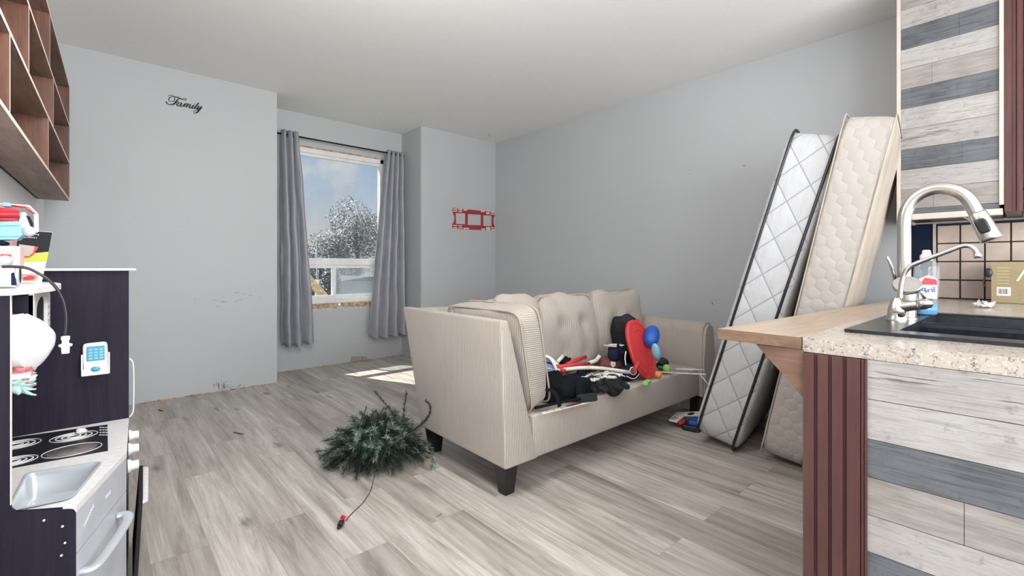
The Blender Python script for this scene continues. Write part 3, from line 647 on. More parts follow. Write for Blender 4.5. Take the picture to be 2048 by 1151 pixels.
# arm cushion
m = Matrix.Translation((1.625, 1.965, .635)) @ RZ(.02) @ RY(-.19)
b = B(); cushion(b, (.15, .62, .53), m, 8, .02, .012, 6, 15, 0, 6, axis=0)
for f in b.faces:
    f.normal_update(); f.material_index = 1 if (f.normal.z > .6) else (2 if f.normal.y < -.5 else 1)
ac = put('arm_cushion', b, CM, sofa, smooth=True)
for xo in (-.066, .066):
    b = B(); pts = []
    for i in range(64):
        a = 2*PI*i/64; c_, s_ = math.cos(a), math.sin(a); pts.append(m @ Vector((xo, .307*math.copysign(abs(c_)**.2, c_), .262*math.copysign(abs(s_)**.2, s_))))
    tube(b, pts, .005, 6, closed=True); put('piping', b, ['pipe'], ac)
for x, y in ((1.455, 1.685), (1.475, 2.36), (3.40, 1.69), (3.40, 2.36)):
    b = B(); hexa(b, [(x-.002, y-.002, 0), (x+.055, y-.002, 0), (x+.055, y+.055, 0), (x-.002, y+.055, 0)] if x < 2 else [(x-.05, y, 0), (x, y, 0), (x, y+.05, 0), (x-.05, y+.05, 0)], [(x-.03, y-.03, .155), (x+.055, y-.03, .155), (x+.055, y+.055, .155), (x-.03, y+.055, .155)], 0, .003, 1)
    put('leg', b, ['legwood'], sofa)

# ================================================================== MATTRESS AND BOX SPRING
def slabbed(name, label, cat, loc, al, th, W, T, L, side, faceL, faceR, bulge):
    t = thing(name, label, cat, loc, rot=None)
    m = Matrix.Translation(loc) @ RZ(al) @ RX(th); t.matrix_world = m; WM[t.name] = m
    b = B(); b2m = Matrix.Translation((W/2, T/2, L/2)); cushion(b, (W, T, L), b2m, 14, bulge, .006, 7, 23, 0, 3, axis=1)
    for f in b.faces:
        f.normal_update(); n = f.normal; f.material_index = 0 if max(abs(n.x), abs(n.z)) > .62 else (1 if n.y > 0 else 2)
    put('body', b, [side, faceL, faceR], t, smooth=True, local=True); return t
def loop(W, L, y, ins=.0, k=.10):
    pts = []
    for i in range(140):
        a = 2*PI*i/140; c_, s_ = math.cos(a), math.sin(a)
        pts.append(Vector((W/2+(W/2-ins)*math.copysign(abs(c_)**k, c_), y, L/2+(L/2-ins)*math.copysign(abs(s_)**k, s_))))
    return pts
mt = slabbed('mattress', 'white diamond-quilted mattress with black piping leaning on end beside the sofa', 'mattress', (2.775, 1.150, .004), .16, math.radians(16.4), .95, .275, 1.86, 'quilt', 'whitefab', 'greyfab', .02)
for y in (.035, .245):
    b = B(); tube(b, loop(.95, 1.86, y, -.003, .10), .0075, 8, closed=True); put('piping', b, ['blackp'], mt, local=True, label='black piping')
b = B(); cube(b, (.14, -.0085, .60), (.05, .002, .13)); o = put('care_label', b, ['white'], mt, local=True, label='white label with black print')
b = B(); random.seed(4)
for i in range(11): cube(b, (.125+random.uniform(0, .003), -.0100, .565+i*.007), (.022, .001, .003*random.uniform(.6, 1.3)))
put('print', b, ['blackp'], o, local=True)
bs = slabbed('box_spring', 'cream circle-quilted mattress base leaning on end against the wall cabinet', 'box spring', (2.79, .812, .006), .115, math.radians(12.1), .97, .225, 1.875, 'hex', 'cream', 'cream', .004)
for y in (.010, .215):
    b = B(); tube(b, loop(.97, 1.875, y, -.001, .08), .004, 6, closed=True); put('piping', b, ['cream'], bs, local=True)

# ================================================================== PENINSULA
ZC = .905
def slab(bm, x0, x1, y0, y1, hx0, hx1, hy0, hy1, z0, z1, mi=0):
    bx(bm, x0, hx0, y0, y1, z0, z1, mi); bx(bm, hx1, x1, y0, y1, z0, z1, mi); bx(bm, hx0, hx1, y0, hy0, z0, z1, mi); bx(bm, hx0, hx1, hy1, y1, z0, z1, mi)
b = B(); slab(b, 1.473, XR-.002, -.46, .431, 1.70, 2.53, -.26, .355, ZC-.041, ZC)
tag(put('countertop', b, ['counter'], loc=(2.6, 0, ZC)), 'speckled beige laminate countertop of the kitchen peninsula around the black sink', 'countertop')
pen = thing('peninsula_cabinet', 'kitchen peninsula cabinet with grey plank end panel and burgundy fluted column', 'cabinet', (2.6, 0, 0))
rows = [(.864, .763, 'c', []), (.763, .661, 'l', []), (.661, .564, 'd', []), (.564, .467, 't', [.105]), (.467, .373, 'l', []), (.373, .277, 'd', [-.02, .14]), (.277, .18, 'l', []), (.18, .085, 't', [.2]), (.085, 0, 'c', [])]
def planks(rows, x, y0, y1, parent):
    mats = ['plank_l', 'plank_c', 'plank_t', 'plank_d', 'seam']; mi = {'l': 0, 'c': 1, 't': 2, 'd': 3}
    b = B(); bx(b, x+.0008, x+.012, y0, y1, rows[-1][1], rows[0][0], 4)
    for z1, z0, k, cuts in rows:
        e = [y0]+sorted(cuts)+[y1]
        for a, c in zip(e, e[1:]): bx(b, x-.0006, x+.006, a+.0006, c-.0006, z0+.0009, z1-.0009, mi[k])
    return put('plank_panel', b, mats, parent)
planks(rows, 1.470, -.40, .284, pen)
b = B()   # fluted column
fl = [(1.470, .4255), (1.458, .4255)]
y = .4255
for wd in (.026, .0025, .024, .0025, .024, .0025, .028):
    if wd < .01: fl += [(1.458, y), (1.466, y), (1.466, y-.005), (1.458, y-.009)]; y -= .009
    else: y -= wd; fl += [(1.458, y)]
fl += [(1.458, y), (1.468, y), (1.468, y-.002), (1.462, y-.002), (1.462, y-.007), (1.469, y-.007), (1.469, y-.009), (1.463, y-.009), (1.463, y-.013), (1.470, y-.014), (1.49, y-.014), (1.49, .4255)]
prism(b, [(x, yy, 0) for x, yy in fl], (0, 0, ZC-.043)); put('fluted_column', b, ['burg'], pen)
b = B(); bx(b, 1.484, XR-.003, .37, .385, 0, ZC-.043); put('back_panel', b, ['burg'], pen)
b = B(); bx(b, 1.484, XR-.003, -.40, -.385, .09, ZC-.043); put('front_panel', b, ['burg'], pen)
for i in range(4):
    xx = 1.53+i*.6; b = B(); bx(b, xx, xx+.56, -.415, -.401, .12, .84, 0, .004); d_ = put('door', b, ['burg'], pen)
    b = B(); ell(b, (xx+.05, -.43, .72), (.013, .013, .013), u=12, v=8); put('knob', b, ['blackp'], d_, smooth=True)
lg = thing('breakfast_ledge', 'worn oak breakfast ledge on a triangular bracket beside the speckled countertop', 'ledge', (2.4, .53, .86))
b = B(); prism(b, [(1.432, .650, ZC-.028), (1.462, .4335, ZC-.034), (3.5, .4335, ZC-.034), (3.5, .555, ZC-.034), (2.85, .60, ZC-.034)], (0, 0, .033), 0)
for f in b.faces:
    f.normal_update()
    if abs(f.normal.z) < .5: f.material_index = 1
put('ledge_board', b, ['ledge', 'ledgeedge'], lg)
b = B(); prism(b, [(1.468, .552, ZC-.036), (1.468, .427, ZC-.036), (1.468, .427, .735)], (.02, 0, 0)); put('bracket', b, ['bracket'], lg, label='brown triangular wooden bracket')
for x_ in (2.1, 2.7):
    b = B(); prism(b, [(x_, .56, ZC-.036), (x_, .427, ZC-.036), (x_, .427, .735)], (.02, 0, 0)); put('bracket', b, ['bracket'], lg)
# sink
sk = thing('sink', 'black granite sink set into the speckled countertop', 'sink', (2.1, .05, ZC))
b = B(); slab(b, 1.672, 2.56, -.29, .378, 1.75, 2.50, -.235, .262, ZC+.0005, ZC+.010)
bmesh.ops.remove_doubles(b, verts=b.verts, dist=.0001); put('rim', b, ['sink'], sk)
b = B()
for (x0, x1) in ((1.75, 2.10), (2.14, 2.50)):
    lo = [(x0+.02, -.215), (x1-.02, -.215), (x1-.02, .242), (x0+.02, .242)]; hi = [(x0, -.235), (x1, -.235), (x1, .262), (x0, .262)]
    A = [b.verts.new((x, y, ZC-.19)) for x, y in lo]; C = [b.verts.new((x, y, ZC+.004)) for x, y in hi]
    b.faces.new(A)
    for i in range(4): b.faces.new((A[i], A[(i+1) % 4], C[(i+1) % 4], C[i]))
bx(b, 2.10, 2.14, -.235, .262, ZC-.03, ZC-.012)
o = put('basin', b, ['sink'], sk); md = o.modifiers.new('wall', 'SOLIDIFY'); md.thickness = .006; md.offset = 1
b = B(); lathe(b, [(.0, ZC-.189), (.04, ZC-.188), (.042, ZC-.185), (.03, ZC-.183), (.0, ZC-.184)], 20, 0, Matrix.Translation((1.93, 0, 0))); put('drain', b, ['steel'], sk)
# main faucet
ZS = ZC+.010
fc = thing('kitchen_faucet', 'tall brushed nickel gooseneck faucet with pull-down spray head', 'faucet', (2.17, .306, ZS))
b = B(); lathe(b, [(.0, ZS), (.031, ZS), (.031, ZS+.004), (.0275, ZS+.008), (.0275, ZS+.115), (.0, ZS+.118)], 28, 0, Matrix.Translation((2.17, .303, 0))); put('base', b, ['steel'], fc, smooth=True, angle=40)
b = B(); mh = Matrix.Translation((2.128, .297, ZS+.120)) @ RY(-.75) @ RX(.1)
lathe(b, [(.0, -.016), (.026, -.016), (.041, -.004), (.042, .004), (.039, .009), (.0, .010)], 28, 0, mh); o = put('handle_hub', b, ['steel'], fc, smooth=True, angle=40)
b = B(); tube(b, [(2.15, .332, ZS+.14), (2.135, .345, ZS+.20), (2.13, .352, ZS+.225)], [.006, .0055, .005], 10); put('lever', b, ['steel'], o)
b = B(); X0 = 2.17
path = [(X0, .311, ZS+.10), (X0, .311, 1.20), (X0, .311, 1.26), (X0, .307, 1.295), (X0, .296, 1.325), (X0, .277, 1.350), (X0, .250, 1.367), (X0, .218, 1.372), (X0, .188, 1.365), (X0, .162, 1.348), (X0, .143, 1.322), (X0, .130, 1.29), (X0, .125, 1.277)]
tube(b, smoothpts(path, 4), .0205, 20); put('spout', b, ['steel'], fc)
b = B(); p = [(X0, .126, 1.281), (X0, .124, 1.276), (X0, .116, 1.255), (X0, .095, 1.20), (X0, .091, 1.190), (X0, .090, 1.188)]
tube(b, p, [.021, .0245, .0255, .029, .0285, .022], 22); sh = put('spray_head', b, ['steel'], fc)
b = B(); q = Vector((X0, .109, 1.235)); v = (Vector(p[3])-Vector(p[2])).normalized(); r_ = ray(1962, 433); nrm = Vector((-.98, .05, -.05)).normalized(); nrm = (nrm-v*nrm.dot(v)).normalized()
m = frame(q+nrm*.0245, nrm.cross(v)*-1, v); cushion(b, (.030, .050, .014), m, 4, 0, 0, cuts=7, axis=2); put('spray_button', b, ['blackp'], sh, smooth=True)
# small filter tap
ft = thing('filter_faucet', 'small nickel filtered-water tap standing beside the tall faucet', 'faucet', (2.08, .318, ZS))
b = B(); lathe(b, [(.0, ZS), (.031, ZS), (.031, ZS+.006), (.026, ZS+.016), (.0255, ZS+.03), (.0265, ZS+.033), (.0235, ZS+.045), (.019, ZS+.060), (.014, ZS+.070), (.010, ZS+.078), (.0, ZS+.08)], 28, 0, Matrix.Translation((2.08, .318, 0)))
tube(b, [(2.08, .315, ZS+.045), (2.078, .285, ZS+.052), (2.076, .262, ZS+.057)], [.020, .0175, .0175], 18); put('base', b, ['steel'], ft, smooth=True, angle=40)
b = B(); tube(b, [(2.076, .2615, ZS+.057), (2.075, .245, ZS+.061), (2.074, .229, ZS+.065), (2.074, .222, ZS+.066)], [.0172, .0175, .014, .006], 18)
tube(b, [(2.074, .238, ZS+.068), (2.072, .247, ZS+.092), (2.07, .251, ZS+.105)], [.0065, .007, .0085], 12); put('handle', b, ['steel'], ft)
b = B(); tube(b, smoothpts([(2.08, .309, ZS+.07), (2.08, .306, ZS+.12), (2.08, .298, ZS+.160), (2.08, .284, ZS+.185), (2.08, .268, ZS+.197), (2.08, .182, ZS+.240), (2.08, .155, ZS+.253), (2.08, .138, ZS+.253), (2.08, .126, ZS+.243), (2.08, .119, ZS+.226)], 4), .0072, 14)
tube(b, [(2.08, .1195, ZS+.229), (2.08, .117, ZS+.214)], .0105, 14); put('spout', b, ['steel'], ft)
b = B(); ell(b, (2.058, .302, ZS+.021), (.012, .010, .008)); put('badge', b, ['blackp'], ft, smooth=True)
# dish soap
sp = thing('soap_bottle', 'clear squeeze bottle with a little blue dish soap behind the faucet', 'bottle', (2.36, .293, ZC+.01)); sp0 = Matrix.Translation((2.40, .277, ZS)) @ RZ(-1.25)
def oval(bm, prof, ax, m, n=28, mi=0):
    rings = [[bm.verts.new(m @ Vector((r*math.cos(2*PI*j/n), r*ax*math.sin(2*PI*j/n), z))) for j in range(n)] for r, z in prof]
    for a, c in zip(rings, rings[1:]):
        for j in range(n):
            f = bm.faces.new((a[j], a[(j+1) % n], c[(j+1) % n], c[j])); f.material_index = mi; f.smooth = True
    for q in (rings[0], rings[-1]): bm.faces.new(q).material_index = mi
b = B(); oval(b, [(.001, .0), (.028, .001), (.033, .006), (.034, .05), (.037, .10), (.040, .15), (.038, .185), (.031, .203), (.019, .212), (.016, .213)], .62, sp0); put('bottle_body', b, ['clear'], sp, smooth=True)
b = B(); oval(b, [(.001, .001), (.027, .002), (.0322, .007), (.0328, .045), (.0, .046)], .60, sp0); put('soap', b, ['soap'], sp, smooth=True)
b = B(); lathe(b, [(.0, .211), (.019, .211), (.020, .225), (.019, .232), (.014, .236), (.013, .248), (.009, .252), (.0, .252)], 24, 0, sp0); put('cap', b, ['white'], sp, smooth=True, angle=40)
lm = sp0 @ RZ(-PI/2-.95)
b = B(); prism(b, [sp0 @ Vector((-.026, -.0245, .065)), sp0 @ Vector((.026, -.0245, .065)), sp0 @ Vector((.027, -.0255, .14)), sp0 @ Vector((0, -.0262, .155)), sp0 @ Vector((-.027, -.0255, .14))], sp0.to_3x3() @ Vector((0, .001, 0))); lb = put('label_sticker', b, [mat('soap_label', (.75, .78, .82, 1), .3)], sp)
b = B(); prism(b, [sp0 @ Vector((-.026, -.0262, .118)), sp0 @ Vector((.026, -.0262, .118)), sp0 @ Vector((.024, -.0268, .138)), sp0 @ Vector((-.01, -.0268, .146))], sp0.to_3x3() @ Vector((0, .0008, 0))); put('red_swoosh', b, ['red2'], lb)
text('lettering', 'Bril', .030, frame(sp0 @ Vector((0, -.0285, .097)), sp0.to_3x3() @ Vector((1, 0, .12)), sp0.to_3x3() @ Vector((0, 0, 1))), 'blue', lb)
b = B(); lathe(b, [(.0, 0), (.024, 0), (.026, .003), (.026, .014), (.019, .017), (.0, .016)], 22, 0, Matrix.Translation((2.40, .318, ZS))); lathe(b, [(.0, .0), (.034, .0), (.034, .004), (.0, .005)], 22, 0, Matrix.Translation((2.40, .318, ZS+.016)))
tag(put('drain_stopper', b, ['blackp'], loc=(2.40, .318, ZS), smooth=True, angle=40), 'black sink stopper lying between the faucet and the soap bottle', 'stopper')
# crumpled foil
b = B(); random.seed(8)
for i in range(26):
    p = Vector((3.18, .157, ZC+.012))+Vector((random.gauss(0, .012), random.gauss(0, .016), random.gauss(0, .008))); u = Vector((random.gauss(0, 1), random.gauss(0, 1), random.gauss(0, 1))).normalized()*.02; v = u.orthogonal().normalized()*.012
    p.z = max(p.z, ZC+.004+abs(u.z)); q = [b.verts.new(p+u), b.verts.new(p+v), b.verts.new(p-u), b.verts.new(p-v)]; b.faces.new(q[:3]); b.faces.new((q[0], q[2], q[3]))
tag(put('plastic_scrap', b, [mat('crumpled_wrap', (.85, .85, .85, 1), .15)], loc=(3.18, .157, ZC)), 'crumpled clear wrapper lying on the countertop in front of the gold box', 'wrapper')
# gold box
cbx = thing('cardboard_box', 'gold cardboard box with pale script lettering on the countertop by the tiles', 'box', (3.72, .0, ZC)); gm = Matrix.Translation((3.66, .155, ZC+.002)) @ RZ(-.05)
b = B(); prism(b, [gm @ Vector((0, 0, 0)), gm @ Vector((.18, 0, 0)), gm @ Vector((.18, -.42, 0)), gm @ Vector((0, -.42, 0))], (0, 0, .222)); put('carton', b, ['gold'], cbx)
Rg = gm.to_3x3(); xm = Rg @ Vector((0, -1, 0)); zm = Vector((0, 0, 1))
text('script_lettering', 'Mi', .10, frame(gm @ Vector((-.002, -.135, .150)), xm, zm), 'goldtext', cbx, shear=.45)
text('script_lettering', 'ca', .09, frame(gm @ Vector((-.002, -.275, .14)), xm, zm), 'goldtext', cbx, shear=.45)
b = B()
for k in range(3): cube(b, gm @ Vector((-.001, -.25, .055-.017*k)), (.001, .26, .004), gm.to_3x3().to_4x4())
for k in range(6): cube(b, gm @ Vector((-.001, -.045, .19-.017*k)), (.001, .045, .0016), gm.to_3x3().to_4x4(), 0)
put('small_print', b, ['goldtext'], cbx)
b = B(); cube(b, gm @ Vector((-.001, -.047, .062)), (.001, .052, .046), gm.to_3x3().to_4x4()); bcd = put('barcode_patch', b, ['white'], cbx)
b = B(); random.seed(1)
for k in range(9): cube(b, gm @ Vector((-.0018, -.027-k*.0045, .062)), (.0005, .001+.002*random.random(), .030), gm.to_3x3().to_4x4())
put('bars', b, ['blackp'], bcd)
oc = thing('black_plug', 'small black cord switch hanging on the tiles beside the gold box', 'cord switch', (3.64, .16, 1.06))
b = B(); q = atx(1977, 545, 3.652); ell(b, q, (.008, .016, .025)); put('switch', b, ['blackp'], oc, smooth=True)
b = B(); tube(b, smoothpts([q, atx(1969, 556, 3.655), atx(1967, 568, 3.655), atx(1973, 573, 3.655)], 4), .003, 6); put('cord', b, ['blackp'], oc)

# ================================================================== TILE SPLASHBACK, WALL CABINETS
sb = thing('tile_splashback', 'cream tile splashback with black grout between countertop and wall cabinet', 'backsplash', (XR, -.1, ZC))
b = B(); bx(b, XR-.014, XR-.001, -.46, .408, ZC+.001, 1.372); put('grout', b, ['grout'], sb)
b = B(); tz = .1135; ty = .106
for r in range(4):
    z0 = ZC+.006+r*tz; off = (0 if r < 2 else 0)
    y = .402; k = 0
    while y > -.44:
        wdt = ty if not (r >= 2 and k >= 2) else ty
        bx(b, XR-.020, XR-.010, max(y-wdt+.007, -.45), y, z0, min(z0+tz-.007, 1.37), 0, .002, 1); y -= wdt; k += 1
put('tiles', b, ['tile'], sb)
b = B(); bx(b, XR-.016, XR-.001, .409, .424, ZC+.001, 1.372); put('edge_trim', b, ['trimb'], sb)
b = B(); bx(b, XR-.010, XR-.001, .425, .53, ZC+.001, 1.375); tag(put('dark_wall_strip', b, ['navy'], loc=(XR, .48, ZC)), 'narrow dark navy strip on the wall between tiles and leaning bed base', 'panel')  # flat navy strip laid on the wall beside the tile edge
wc = thing('wall_cabinet', 'wall cabinet end covered in grey and white planks with burgundy door', 'cabinet', (3.7, .3, 1.37))
planks([(2.70, 2.576, 't', []), (2.576, 2.466, 'c', []), (2.466, 2.347, 'd', [.265]), (2.347, 2.234, 'l', []), (2.234, 2.118, 't', [.375]), (2.118, 2.008, 'd', []), (2.008, 1.889, 'l', []), (1.889, 1.773, 'c', []), (1.773, 1.657, 'd', [.255]), (1.657, 1.544, 'l', []), (1.544, 1.432, 't', [.37]), (1.432, 1.402, 'd', [])], 3.449, .118, .508, wc)
b = B(); bx(b, 3.455, XR-.002, .115, .5, 1.385, H-.01); put('body', b, ['burg'], wc)
b = B(); bx(b, 3.442, XR-.003, .5085, .526, 1.37, H-.01); bx(b, 3.440, 3.46, .101, .1175, 1.42, H-.01); bx(b, 3.443, 3.50, .105, .5085, 1.37, 1.401); put('edge_trim', b, ['trimb'], wc)
b = B(); pr_ = [(3.44, .0995), (3.44, .075), (3.446, .070), (3.446, .060), (3.438, .055), (3.438, .045), (3.452, .036), (3.50, .036), (3.505, .042), (XR-.004, .042), (XR-.004, .0995)]
prism(b, [(x, y, 1.385) for x, y in pr_], (0, 0, H-.01-1.385)); dr = put('door', b, ['burg'], wc)
b = B(); tube(b, [(3.49, .038, 1.495), (3.49, .016, 1.495)], .005, 10); tube(b, [(3.49, .016, 1.495), (3.49, .010, 1.495), (3.49, .002, 1.495)], [.008, .013, .007], 14); put('knob', b, ['blackp'], dr)
w2 = thing('tall_wall_cabinet', 'burgundy wall cabinet at the right edge behind the plank-covered one', 'cabinet', (3.75, -.4, 1.37))
b = B(); bx(b, 3.64, XR-.002, -.9, -.01, 1.372, H-.01); put('body', b, ['burg'], w2)
b = B(); bx(b, 3.622, 3.639, -.45, -.015, 1.376, H-.02, 0, .006); put('door', b, ['burg'], w2)
b = B(); tube(b, smoothpts([atx(1895, 427, 3.45), atx(1915, 429, 3.45), atx(1940, 440, 3.5), atx(1950, 443, 3.6)], 4), .0025, 6); tag(put('loose_wire', b, ['pipe'], loc=(3.5, .25, 1.37)), 'loose thin wire dangling under the plank-covered cabinet', 'wire')

# ================================================================== HANGING CUBE SHELF
sh_m = Matrix.Translation((-.16, 4.32, 1.548)) @ RZ(-math.radians(1.1))
cs = thing('wall_shelf', 'walnut cubby shelf with pale edges hanging high on the left wall', 'shelf', (-.16, 4.32, 1.548), -math.radians(1.1))
zr = [0, .249, .501, .763]; SD = .152; T_ = .014; YN = -4.1
def board(bm, x0, x1, y0, y1, z0, z1):
    bx(bm, x0, x1, y0, y1, z0, z1, 0)
    for f in bm.faces:
        f.normal_update()
        if f.normal.x > .9 and f.calc_center_median().x > -.001: f.material_index = 1
for i, z in enumerate(zr):
    b = B(); board(b, -SD, 0, YN, 0, z, z+T_); put('shelf_board', b, ['walnut', 'plyedge'], cs, local=True)
def front_y(px):   # where a divider edge seen at this column sits along the shelf front
    r = ray(px, CY); a = math.radians(1.1); p0 = Vector((-.16, 4.32)); d = Vector((math.sin(a), math.cos(a)))
    k = (p0.x*d.y-p0.y*d.x)/(r.x*d.y-r.y*d.x); q = Vector((r.x, r.y))*k; return (q-p0).dot(d)
for row, pxs in ((0, (97, 20, -60)), (1, (107, 58, -20)), (2, (100, 30, -70))):
    for px in pxs:
        y = front_y(px)
        if y < YN+.05: continue
        b = B(); board(b, -SD+.001, 0, y-T_/2, y+T_/2, zr[row]+T_, zr[row+1]); put('divider', b, ['walnutz', 'plyedge'], cs, local=True)
b = B(); board(b, -SD, .0, 0, T_, 0, zr[3]+T_); put('end_panel', b, ['walnutz', 'plyedge'], cs, local=True)
b = B(); board(b, -SD, .0, YN-T_, YN, 0, zr[3]+T_); put('end_panel', b, ['walnutz', 'plyedge'], cs, local=True)
b = B(); bx(b, -SD-.001, -SD+.005, YN, 0, 0, zr[3]+T_); put('back_panel', b, ['walnutz'], cs, local=True)

# ================================================================== TOY KITCHEN
XW = -.36
tk = thing('toy_kitchen', 'dark and white wooden toy kitchen with small sink and hob against the left wall', 'toy kitchen', (-.15, 2.0, 0))
q1 = aty(22, 1026, 1.6); q2 = aty(142, 1005, 1.6); q3 = aty(152, 1014, 1.6)
E1 = aty(21, 600, 1.6).x
b = B(); pts = [(-.395, 0), (q3.x, 0), (q3.x, q3.z-.012), (q3.x-.004, q3.z-.003), (q3.x-.012, q3.z+.001), (E1+.022, q1.z-.004), (E1+.008, q1.z), (E1+.002, q1.z+.008), (E1, q1.z+.02), (E1, 1.033), (-.395, 1.033)]
prism(b, [(x, 1.6, z) for x, z in pts], (0, .014, 0))
put('side_panel', b, ['toydark'], tk)
b = B(); bx(b, E1-.0005, E1+.0012, 1.5985, 1.6155, q1.z+.02, 1.033); put('edge_strip', b, ['plyedge'], tk)
for px, py in ((88, 1040), (125, 1052), (123, 1110), (130, 1085)):
    p = aty(px, py, 1.599); b = B(); lathe(b, [(0, 0), (.0032, 0), (.0032, .0008), (.002, .0010), (0, .0002)], 12, 0, Matrix.Translation(p) @ RX(PI/2)); put('screw', b, ['steel'], tk)
b = B(); bx(b, -.365, .083, 2.395, 2.409, 0, 1.086); put('back_panel', b, ['toydark'], tk)
b = B(); bx(b, -.365, .105, 2.375, 2.44, 1.0865, 1.0955, 0, .003); put('top_cap', b, ['toywhite'], tk)
b = B(); tube(b, smoothpts([(.084, 2.405, .50), (.096, 2.405, .52), (.098, 2.405, .58), (.098, 2.405, .68), (.094, 2.405, .72), (.084, 2.405, .735)], 4), .005, 10, flat=.6); put('side_rail', b, ['toywhite'], tk)
# worktop around the basin
CZ = .5; ct = .018
hole = [(-.160, 1.935), (.000, 1.900), (-.058, 1.655), (-.172, 1.668)]
outer = [(-.40, 1.615), (-.047, 1.600), (.062, 1.958), (.083, 2.394), (-.375, 2.394)]
b = B()
def rdpoly(pts, r=.02, n=5):
    out = []; k = len(pts)
    for i in range(k):
        p = Vector(pts[i]); a = (Vector(pts[i-1])-p); c_ = (Vector(pts[(i+1) % k])-p); a = p+a.normalized()*min(r, a.length/3); c_ = p+c_.normalized()*min(r, c_.length/3)
        for j in range(n+1): t_ = j/n; out.append((1-t_)**2*a+2*t_*(1-t_)*p+t_*t_*c_)
    return out
H_ = rdpoly([Vector(h) for h in hole], .022)
def poly_hole(bm, outer, hole, z0, z1):
    for z in (z1, z0):
        eo = [bm.verts.new((p[0], p[1], z)) for p in outer]; eh = [bm.verts.new((p[0], p[1], z)) for p in hole]
        es = [bm.edges.new((eo[i], eo[(i+1) % len(eo)])) for i in range(len(eo))]+[bm.edges.new((eh[i], eh[(i+1) % len(eh)])) for i in range(len(eh))]
        bmesh.ops.triangle_fill(bm, use_beauty=True, use_dissolve=False, edges=es)
        if z == z1: T1 = (eo, eh)
        else:
            for A, C in zip(T1, (eo, eh)):
                for i in range(len(A)): bm.faces.new((A[i], A[(i+1) % len(A)], C[(i+1) % len(A)], C[i]))
poly_hole(b, outer, [(p.x, p.y) for p in H_], CZ-ct, CZ); put('worktop', b, ['toywhite'], tk)
b = B()
cen = Vector((sum(h[0] for h in hole)/4, sum(h[1] for h in hole)/4))
levels = [(1.06, CZ+.004), (1.02, CZ+.0055), (.97, CZ+.003), (.95, CZ-.01), (.90, CZ-.062), (.84, CZ-.07)]
R_ = [[b.verts.new((*(cen+(p-cen)*k), z)) for p in H_] for k, z in levels]
for A, C in zip(R_, R_[1:]):
    for i in range(len(A)): b.faces.new((A[i], A[(i+1) % len(A)], C[(i+1) % len(A)], C[i])).smooth = True
b.faces.new(R_[-1]); put('toy_sink', b, ['toysilver'], tk)
hb = [atz(22-60, 884, CZ), atz(215, 849, CZ), atz(216, 901, CZ), atz(22-60, 947, CZ)]
b = B(); prism(b, [Vector((p.x, p.y, CZ)) for p in hb], (0, 0, .0015)); hob = put('hob', b, ['blackp'], tk)
def ring(cx, cy, rx, ry, mk='toywhite', w=.0016, n=40):
    b = B(); c0 = atz(cx, cy, CZ+.0022)
    rw = abs(atz(cx+rx, cy, CZ).x-atz(cx-rx, cy, CZ).x)/2/.98
    ry_w = abs(atz(cx, cy-ry, CZ).y-atz(cx, cy+ry, CZ).y)/2
    return c0, rw, ry_w
for cx, cy, R0, rs, full in ((148, 872, .062, (.28, .52, .76, 1.0), 1), (30, 889, .062, (.3, .52, .76, 1.0), 1), (145, 899, .072, (1.0,), 0), (25, 922, .055, (.3, .55, .8, 1.0), 1)):
    c0 = atz(cx, cy, CZ+.0022); b = B()
    for k in rs: tube(b, [(c0.x+R0*k*math.cos(a*PI/24), c0.y+R0*.82*k*math.sin(a*PI/24), CZ+.0019) for a in range(48)], .0014 if k == 1 else .0022, 6, closed=True)
    put('ring', b, ['toywhite'], hob)
    if not full:
        b = B(); lathe(b, [(0, .0), (R0*.86, .0), (R0*.86, .0006), (0, .0006)], 40, 0, Matrix.Translation((c0.x, c0.y, CZ+.0016)) @ Matrix.Diagonal((1, .82, 1, 1))); put('hotplate', b, [mat('worn_grey_disc', (.16, .14, .14, 1), .6, var=.3, nscale=30)], hob)
b = B()
for r_i in range(4):
    for c_i in range(3):
        p = atz(201+c_i*6, 854+r_i*5, CZ+.002); cube(b, p, (.006, .010, .0006), RZ(.3))
put('printed_keys', b, ['toywhite'], hob)
p = atz(162, 869, CZ); b = B(); ell(b, (p.x, p.y, CZ+.012), (.014, .011, .010), mi=0, lump=.5, ls=10, seed=3); tag(put('crumpled_paper', b, ['offwhite'], loc=(p.x, p.y, CZ), smooth=True), 'small crumpled white paper lying on the toy hob', 'paper')
# fronts
A1 = Vector((-.047, 1.602, 0)); A2 = Vector((.062, 1.958, 0)); A3 = Vector((.083, 2.394, 0)); fd = (A2-A1).normalized(); fn = Vector((fd.y, -fd.x, 0))
def fp(u, z, off=0): return A1+fd*u+fn*off+Vector((0, 0, z))
FL = (A2-A1).length
def fpanel(u0, u1, z0, z1, o0=-.012, o1=.0):
    bm = B(); prism(bm, [fp(u0, z0, o1), fp(u1, z0, o1), fp(u1, z1, o1), fp(u0, z1, o1)], fn*(o0-o1)); return bm
put('drawer_front', fpanel(.004, FL-.002, .378, CZ-ct-.001), ['toygrey'], tk)
dd = put('door', fpanel(.004, FL-.002, .02, .375), ['toygrey'], tk)
b = B(); hp = [fp(.06, .335, .0), fp(.055, .33, .028), fp(.07, .322, .043), fp(.12, .335, .047), fp(.20, .350, .047), fp(.27, .352, .044), fp(.292, .350, .028), fp(.29, .350, .0)]
hp = [fp(.03, .318, .0), fp(.03, .318, .020), fp(.05, .320, .030), fp(.12, .325, .036), fp(.20, .330, .038), fp(.262, .334, .034), fp(.285, .336, .020), fp(.285, .336, .0)]
tube(b, smoothpts(hp, 5), .014, 12, flat=.45); put('handle', b, ['toysilver'], dd)
b = B()
for k in range(8): cube(b, fp(.05+k*.008, .425+k*.0035, .0006), (.004, .001, .009), RZ(math.atan2(fd.y, fd.x)))
